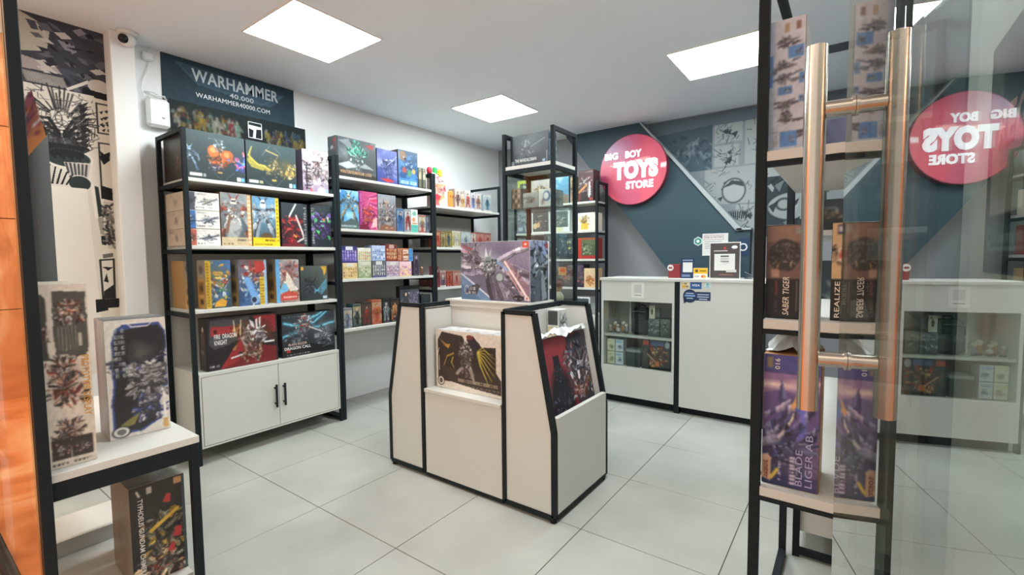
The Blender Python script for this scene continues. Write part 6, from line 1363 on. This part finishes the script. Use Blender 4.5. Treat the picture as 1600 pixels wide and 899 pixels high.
carton('robot_kit_box', 'small blue starry box lying behind the black box on the lower stand shelf', 'box', 'boxes on the window stand', (.38, -.66, .0555), FX, .12, .385, .10, '3a4464', A, top=Art(.12, .10, 160, 4).fill('3a4a7a', '5a7ab0').cloud('a9c4e8', 4, .5, .2, .7))
# curled poster board behind the tall beige box
cu_ = thing('curled_poster', 'curled dark poster board with an orange printed face behind the tall beige box', 'poster', (.325, -.935, .6005))
def curl(off, name, m, z0, z1l, z1r, par, bow=.03):
    b = MB(); n = 14; rows = []
    for k in range(n+1):
        t = k/n; y = -.055+.115*t; x = bow*math.sin(t*math.pi)+off
        zt = z1l+(z1r-z1l)*t
        rows.append((b.bm.verts.new((x, y, z0)), b.bm.verts.new((x, y, zt)), b.bm.verts.new((x-.004, y, zt)), b.bm.verts.new((x-.004, y, z0))))
    for p, q2 in zip(rows, rows[1:]):
        for i in range(4): b.bm.faces.new([p[i], q2[i], q2[(i+1) % 4], p[(i+1) % 4]])
    b.bm.faces.new(rows[0]); b.bm.faces.new(rows[-1][::-1]); bmesh.ops.recalc_face_normals(b.bm, faces=b.bm.faces)
    return b.build(name, m, par)
curl(0, 'board', mat('poster_back_grey', '4a4a47', .6, noise=.15, nscale=6), 0, .98, 1.16, cu_)
A = Art(.09, .16, 300, 530).fill('c87a34', '7a3048', 90); A.shards(.5, .6, .5, ['8a2f4a', 'd8742c', 'efe0d8', '5a2a4a', 'e0a048'], 30)
cp = panel('printed_flap', A, (.03, -.055, .98), (.0, .105, .165), (.0, -.03, .16), PRINT, cu_)

# ---- right end unit boxes
g = 'robot boxes on the right end unit'
xr0 = 2.606
A = Art(.088, .345, 420, 540).fill('b2b6c4', 'bcbcc6'); A.rect(0, 0, .14, 1, '8fa6c4', .6)
for k, (x, y) in enumerate(((.55, .83), (.45, .655), (.5, .55), (.55, .345), (.6, .255), (.62, .115))):
    for j in range(9):
        dx, dy = A.r.uniform(-.32, .32), A.r.uniform(-.035, .035); c_ = ('4a4450', '7a727c', '5f6a80', '9a9098', '3a3844')[A.r.randint(5)]
        A.poly([(x+dx-.10, y+dy-.008), (x+dx+.10, y+dy+.010), (x+dx+.13, y+dy+.018), (x+dx-.06, y+dy+.014)], c_); A.line(x+dx-.1, y+dy, x+dx+.14, y+dy+.012, .004, '2f2c38', .7)
    A.shards(x-.1, y, .05, ['5a5058', '8a8088', '3c3a44', 'a89ca0', '6a7a9a'], 16, wid=.4)
for (x0, y0, x1, y1) in ((.52, .70, .95, .79), (.27, .43, .66, .49), (.35, .03, .82, .145), (.0, .50, .10, .74), (.86, .50, .98, .58), (.86, .36, .98, .41)): A.rect(x0, y0, x1, y1, '4a78b4'); A.shards((x0+x1)/2+.08, (y0+y1)/2, .03, ['c8ccd4', '2f4a7a', 'd8d8dc'], 8, wid=.4)
A.rect(.42, .90, .56, .97, '9a8468'); A.rect(.75, .905, .88, .97, '7a5a50'); A.writing(.05, .03, .28, .16, '8a8488', 6); A.writing(.1, .36, .24, .42, '8a8488', 4)
R_ = Art(.10, .345, 120, 541).fill('a8a29c', 'b4aea8')
ybox('robot_kit_box', 'tall pinkish grey instruction panel box on the right unit top shelf', 'box', g, xr0-.006, 2.686, .165, 1.5535, 1.90, .17, 'b4aea8', A, right=R_)
A = Art(.12, .11, 200, 542).fill('3a4458', '6a6a88', 60); A.cloud('23283a', 3, .5, .1, .8); A.poly([(.2, .0), (.9, .35), (.85, .5), (.15, .1)], 'b99a5a')
ybox('robot_kit_box', 'dark violet box lying further back on the right unit top shelf', 'box', g, 2.70, 2.825, .42, 1.5535, 1.68, .14, '3a4050', A)
A = Art(.092, .255, 430, 543).fill('120f10', '17131a'); A.rect(0, .42, 1, 1, '6a5048'); A.cloud('8a6a58', 3, .5, .3, .0); A.rect(0, .82, 1, 1, '8f6f5c', .7); A.ell(.5, .68, .46, .17, '2a2222'); A.shards(.5, .68, .16, ['3a302e', '1f1a1b', '544844', '6a5c56'], 44, wid=.35); A.poly([(.3, .52), (.36, .6), (.28, .56)], 'c88a4a'); A.poly([(.66, .54), (.72, .62), (.66, .60)], 'd8c8a0'); A.rect(.14, .44, .36, .52, 'b08a74'); A.rect(.78, .90, .98, .97, '8a8480'); A.rect(.26, .24, .32, .40, '7a2a26'); A.writing(.24, .04, .30, .22, '4a3a5a', 7); A.rect(.84, .08, .86, .4, '8a8480')
R_ = Art(.10, .255, 150, 544).fill('5a4a40', '3a302c'); R_.shards(.5, .6, .5, ['8a7464', '2a2422', 'b09880'], 20)
o = ybox('robot_kit_box', 'brown and black box with a white upright title on the right unit middle shelf', 'box', g, 2.603, 2.694, .165, 1.1005, 1.357, .10, '1c181a', A, right=R_)
front_text(o, 'SABER TIGER', .105, .015, .005, .062, 'ded6c8', 90, .012, .2)
A = Art(.04, .255, 430, 545).fill('17141a', '1c181a'); A.rect(0, .42, 1, 1, 'c8a87e'); A.shards(.5, .68, .14, ['4a3a34', '2a2422', '8a6a54'], 20, wid=.4); A.poly([(.3, .6), (.9, .62), (.95, .74), (.35, .74)], 'd8c8b0'); A.poly([(.4, .63), (.85, .64), (.87, .72), (.42, .72)], 'b0443a'); A.rect(.25, .88, .7, .98, '3a3a50'); A.rect(.35, .90, .6, .96, 'b9b4bc')
o = ybox('robot_kit_box', 'narrow tan and black spine box right beside the glass door edge', 'box', g, 2.752, 2.798, .19, 1.1005, 1.359, .12, '2a2422', A)
front_text(o, 'REALIZE', .095, .011, -.007, .055, 'e0d8c8', 90, .01); front_text(o, 'MODEL', .055, .011, .008, .07, 'e0d8c8', 90, .01)
A = Art(.138, .375, 430, 546).fill('232a4e', '4a4888', 90); A.rect(0, .62, 1, .86, '8a6a9a'); A.cloud('a880a8', 2.5, .5, .3, .6); A.ell(.2, .77, .9, .045, 'f2d8d0', .95, .9); A.ell(.9, .81, .6, .03, 'f0c8c0', .8, .9); A.poly([(0, .70), (.35, .74), (.7, .70), (1, .74), (1, .45), (0, .40)], '5c4e86', .9); A.rect(0, .88, 1, 1, '45488c', .8)
A.poly([(.26, .66), (.33, .83), (.42, .68), (.36, .60)], '3c3f68'); A.poly([(.33, .83), (.42, .68), (.36, .66)], '6a6ea0')
B_ = ['6a6698', '4a4c7c', '9a98c0', '34375e', 'b4a8c8']
for (x0, y0, x1, y1, w) in ((.05, .42, .72, .70, .10), (.10, .36, .60, .58, .10), (.02, .52, .50, .66, .07), (.45, .40, .90, .62, .12), (.62, .30, .98, .50, .10), (.0, .30, .55, .44, .09), (.55, .58, .80, .74, .09)):
    for j in range(5):
        f0, f1 = j/5, (j+1.1)/5; xa, ya, xb, yb2 = x0+(x1-x0)*f0, y0+(y1-y0)*f0, x0+(x1-x0)*f1, y0+(y1-y0)*f1; c_ = np.array(hx(B_[A.r.randint(5)]))
        A.poly([(xa, ya+w*.35), (xb, yb2+w*.3), (xb, yb2-w*.3), (xa, ya-w*.35)], c_*.75); A.poly([(xa, ya+w*.35), (xb, yb2+w*.3), (xb, yb2), (xa, ya)], np.clip(c_*1.1, 0, 1)); A.line(xb, yb2+w*.35, xb, yb2-w*.35, .004, '1d2040', .8)
A.poly([(.58, .60), (.72, .74), (.84, .68), (.74, .54)], '4a62b8'); A.poly([(.72, .74), (.84, .68), (.78, .66)], '8aa0e0'); A.poly([(.50, .62), (.62, .72), (.58, .58)], 'e0a060'); A.line(.33, .36, .56, .56, .007, 'f0e6d0'); A.line(.73, .38, .72, .60, .014, '6a6ad0')
A.shards(.45, .28, .26, ['3a4a7a', '5a6aa0', '20264a', '8a96c0'], 30, wid=.3); A.rect(0, 0, 1, .1, '1d2350', .5); A.ell(.12, .33, .2, .04, 'b0b8d8', .6, .8); A.ell(.8, .30, .22, .04, '8a94c0', .5, .8)
A.poly([(0, .04), (.16, .02), (.17, .20), (.10, .23), (0, .22)], 'd0a890'); A.writing(.03, .06, .10, .19, '8a4a3c', 4); A.line(.17, .05, .28, .12, .012, 'd8b84a'); A.rect(.06, .90, .16, .98, '8a7a5a'); A.writing(.50, .03, .60, .25, 'c9c4d8', 8)
A.writing(.30, .04, .36, .2, 'c9c4d8', 7)
R_ = Art(.17, .375, 120, 547).fill('a8784c', 'b08458', 30)
o = ybox('robot_kit_box', 'tall violet and blue box with a lunging machine on the right unit lower shelf', 'box', g, 2.603, 2.742, .165, .6285, 1.0, .17, 'a8784c', A, right=R_)
front_text(o, 'BLADE', .10, .016, .022, .062, 'a9a4d0', 90, .0); front_text(o, 'LIGER AB', .145, .017, .045, .085, 'a9a4d0', 90, .0); front_text(o, '016', .03, .012, -.034, .345, 'e6e0d8', 90, .01); front_text(o, 'ZOIDS', .05, .009, -.0575, .04, '8a4a3c', 90, .01)
bgc = thing('plastic_bag', 'crumpled translucent grey plastic bag on top of the violet box', 'bag', (2.67, .26, 1.003))
pm = MB(); R = random.Random(8)
for a in range(9):
    for b in range(9):
        u, v = a/8-.5, b/8-.5
        pm.bm.verts.new((u*.13+R.uniform(-.004, .004), v*.15+R.uniform(-.004, .004), max(0, .065*(1-3.4*(u*u+v*v)))+R.uniform(-.008, .008)*(1-2*abs(u))+.003))
pm.bm.verts.ensure_lookup_table()
for a in range(8):
    for b in range(8): i = a*9+b; pm.bm.faces.new([pm.bm.verts[k] for k in (i, i+9, i+10, i+1)])
pm.build('film', mat('milky_plastic_grey', 'a9adac', .25, noise=.2), bgc)
# dark goods on the unit behind
g = 'boxes on the rear right unit'
for (lab, x0, x1, yy, z0, z1, c, c2) in (('dark box with an orange toy car at the rear right unit', 2.64, 2.80, 1.0, 1.3755, 1.50, '2c3236', 'd8863a'), ('black toy box at the rear right unit', 2.81, 2.95, 1.02, 1.3755, 1.62, '1f2a2c', '5a8a84'), ('dark teal box on the lower rear right unit shelf', 2.66, 2.95, 1.0, .9755, 1.25, '24343a', '5a7a84')):
    A = AX(x0, x1, z0, z1, 200).fill(c, c); A.shards(.5, .5, .45, [c2, '3a4448', '8a9294'], 20, sq=.6)
    ybox('toy_box', lab, 'box', g, x0, x1, yy, z0, z1, .2, c, A)
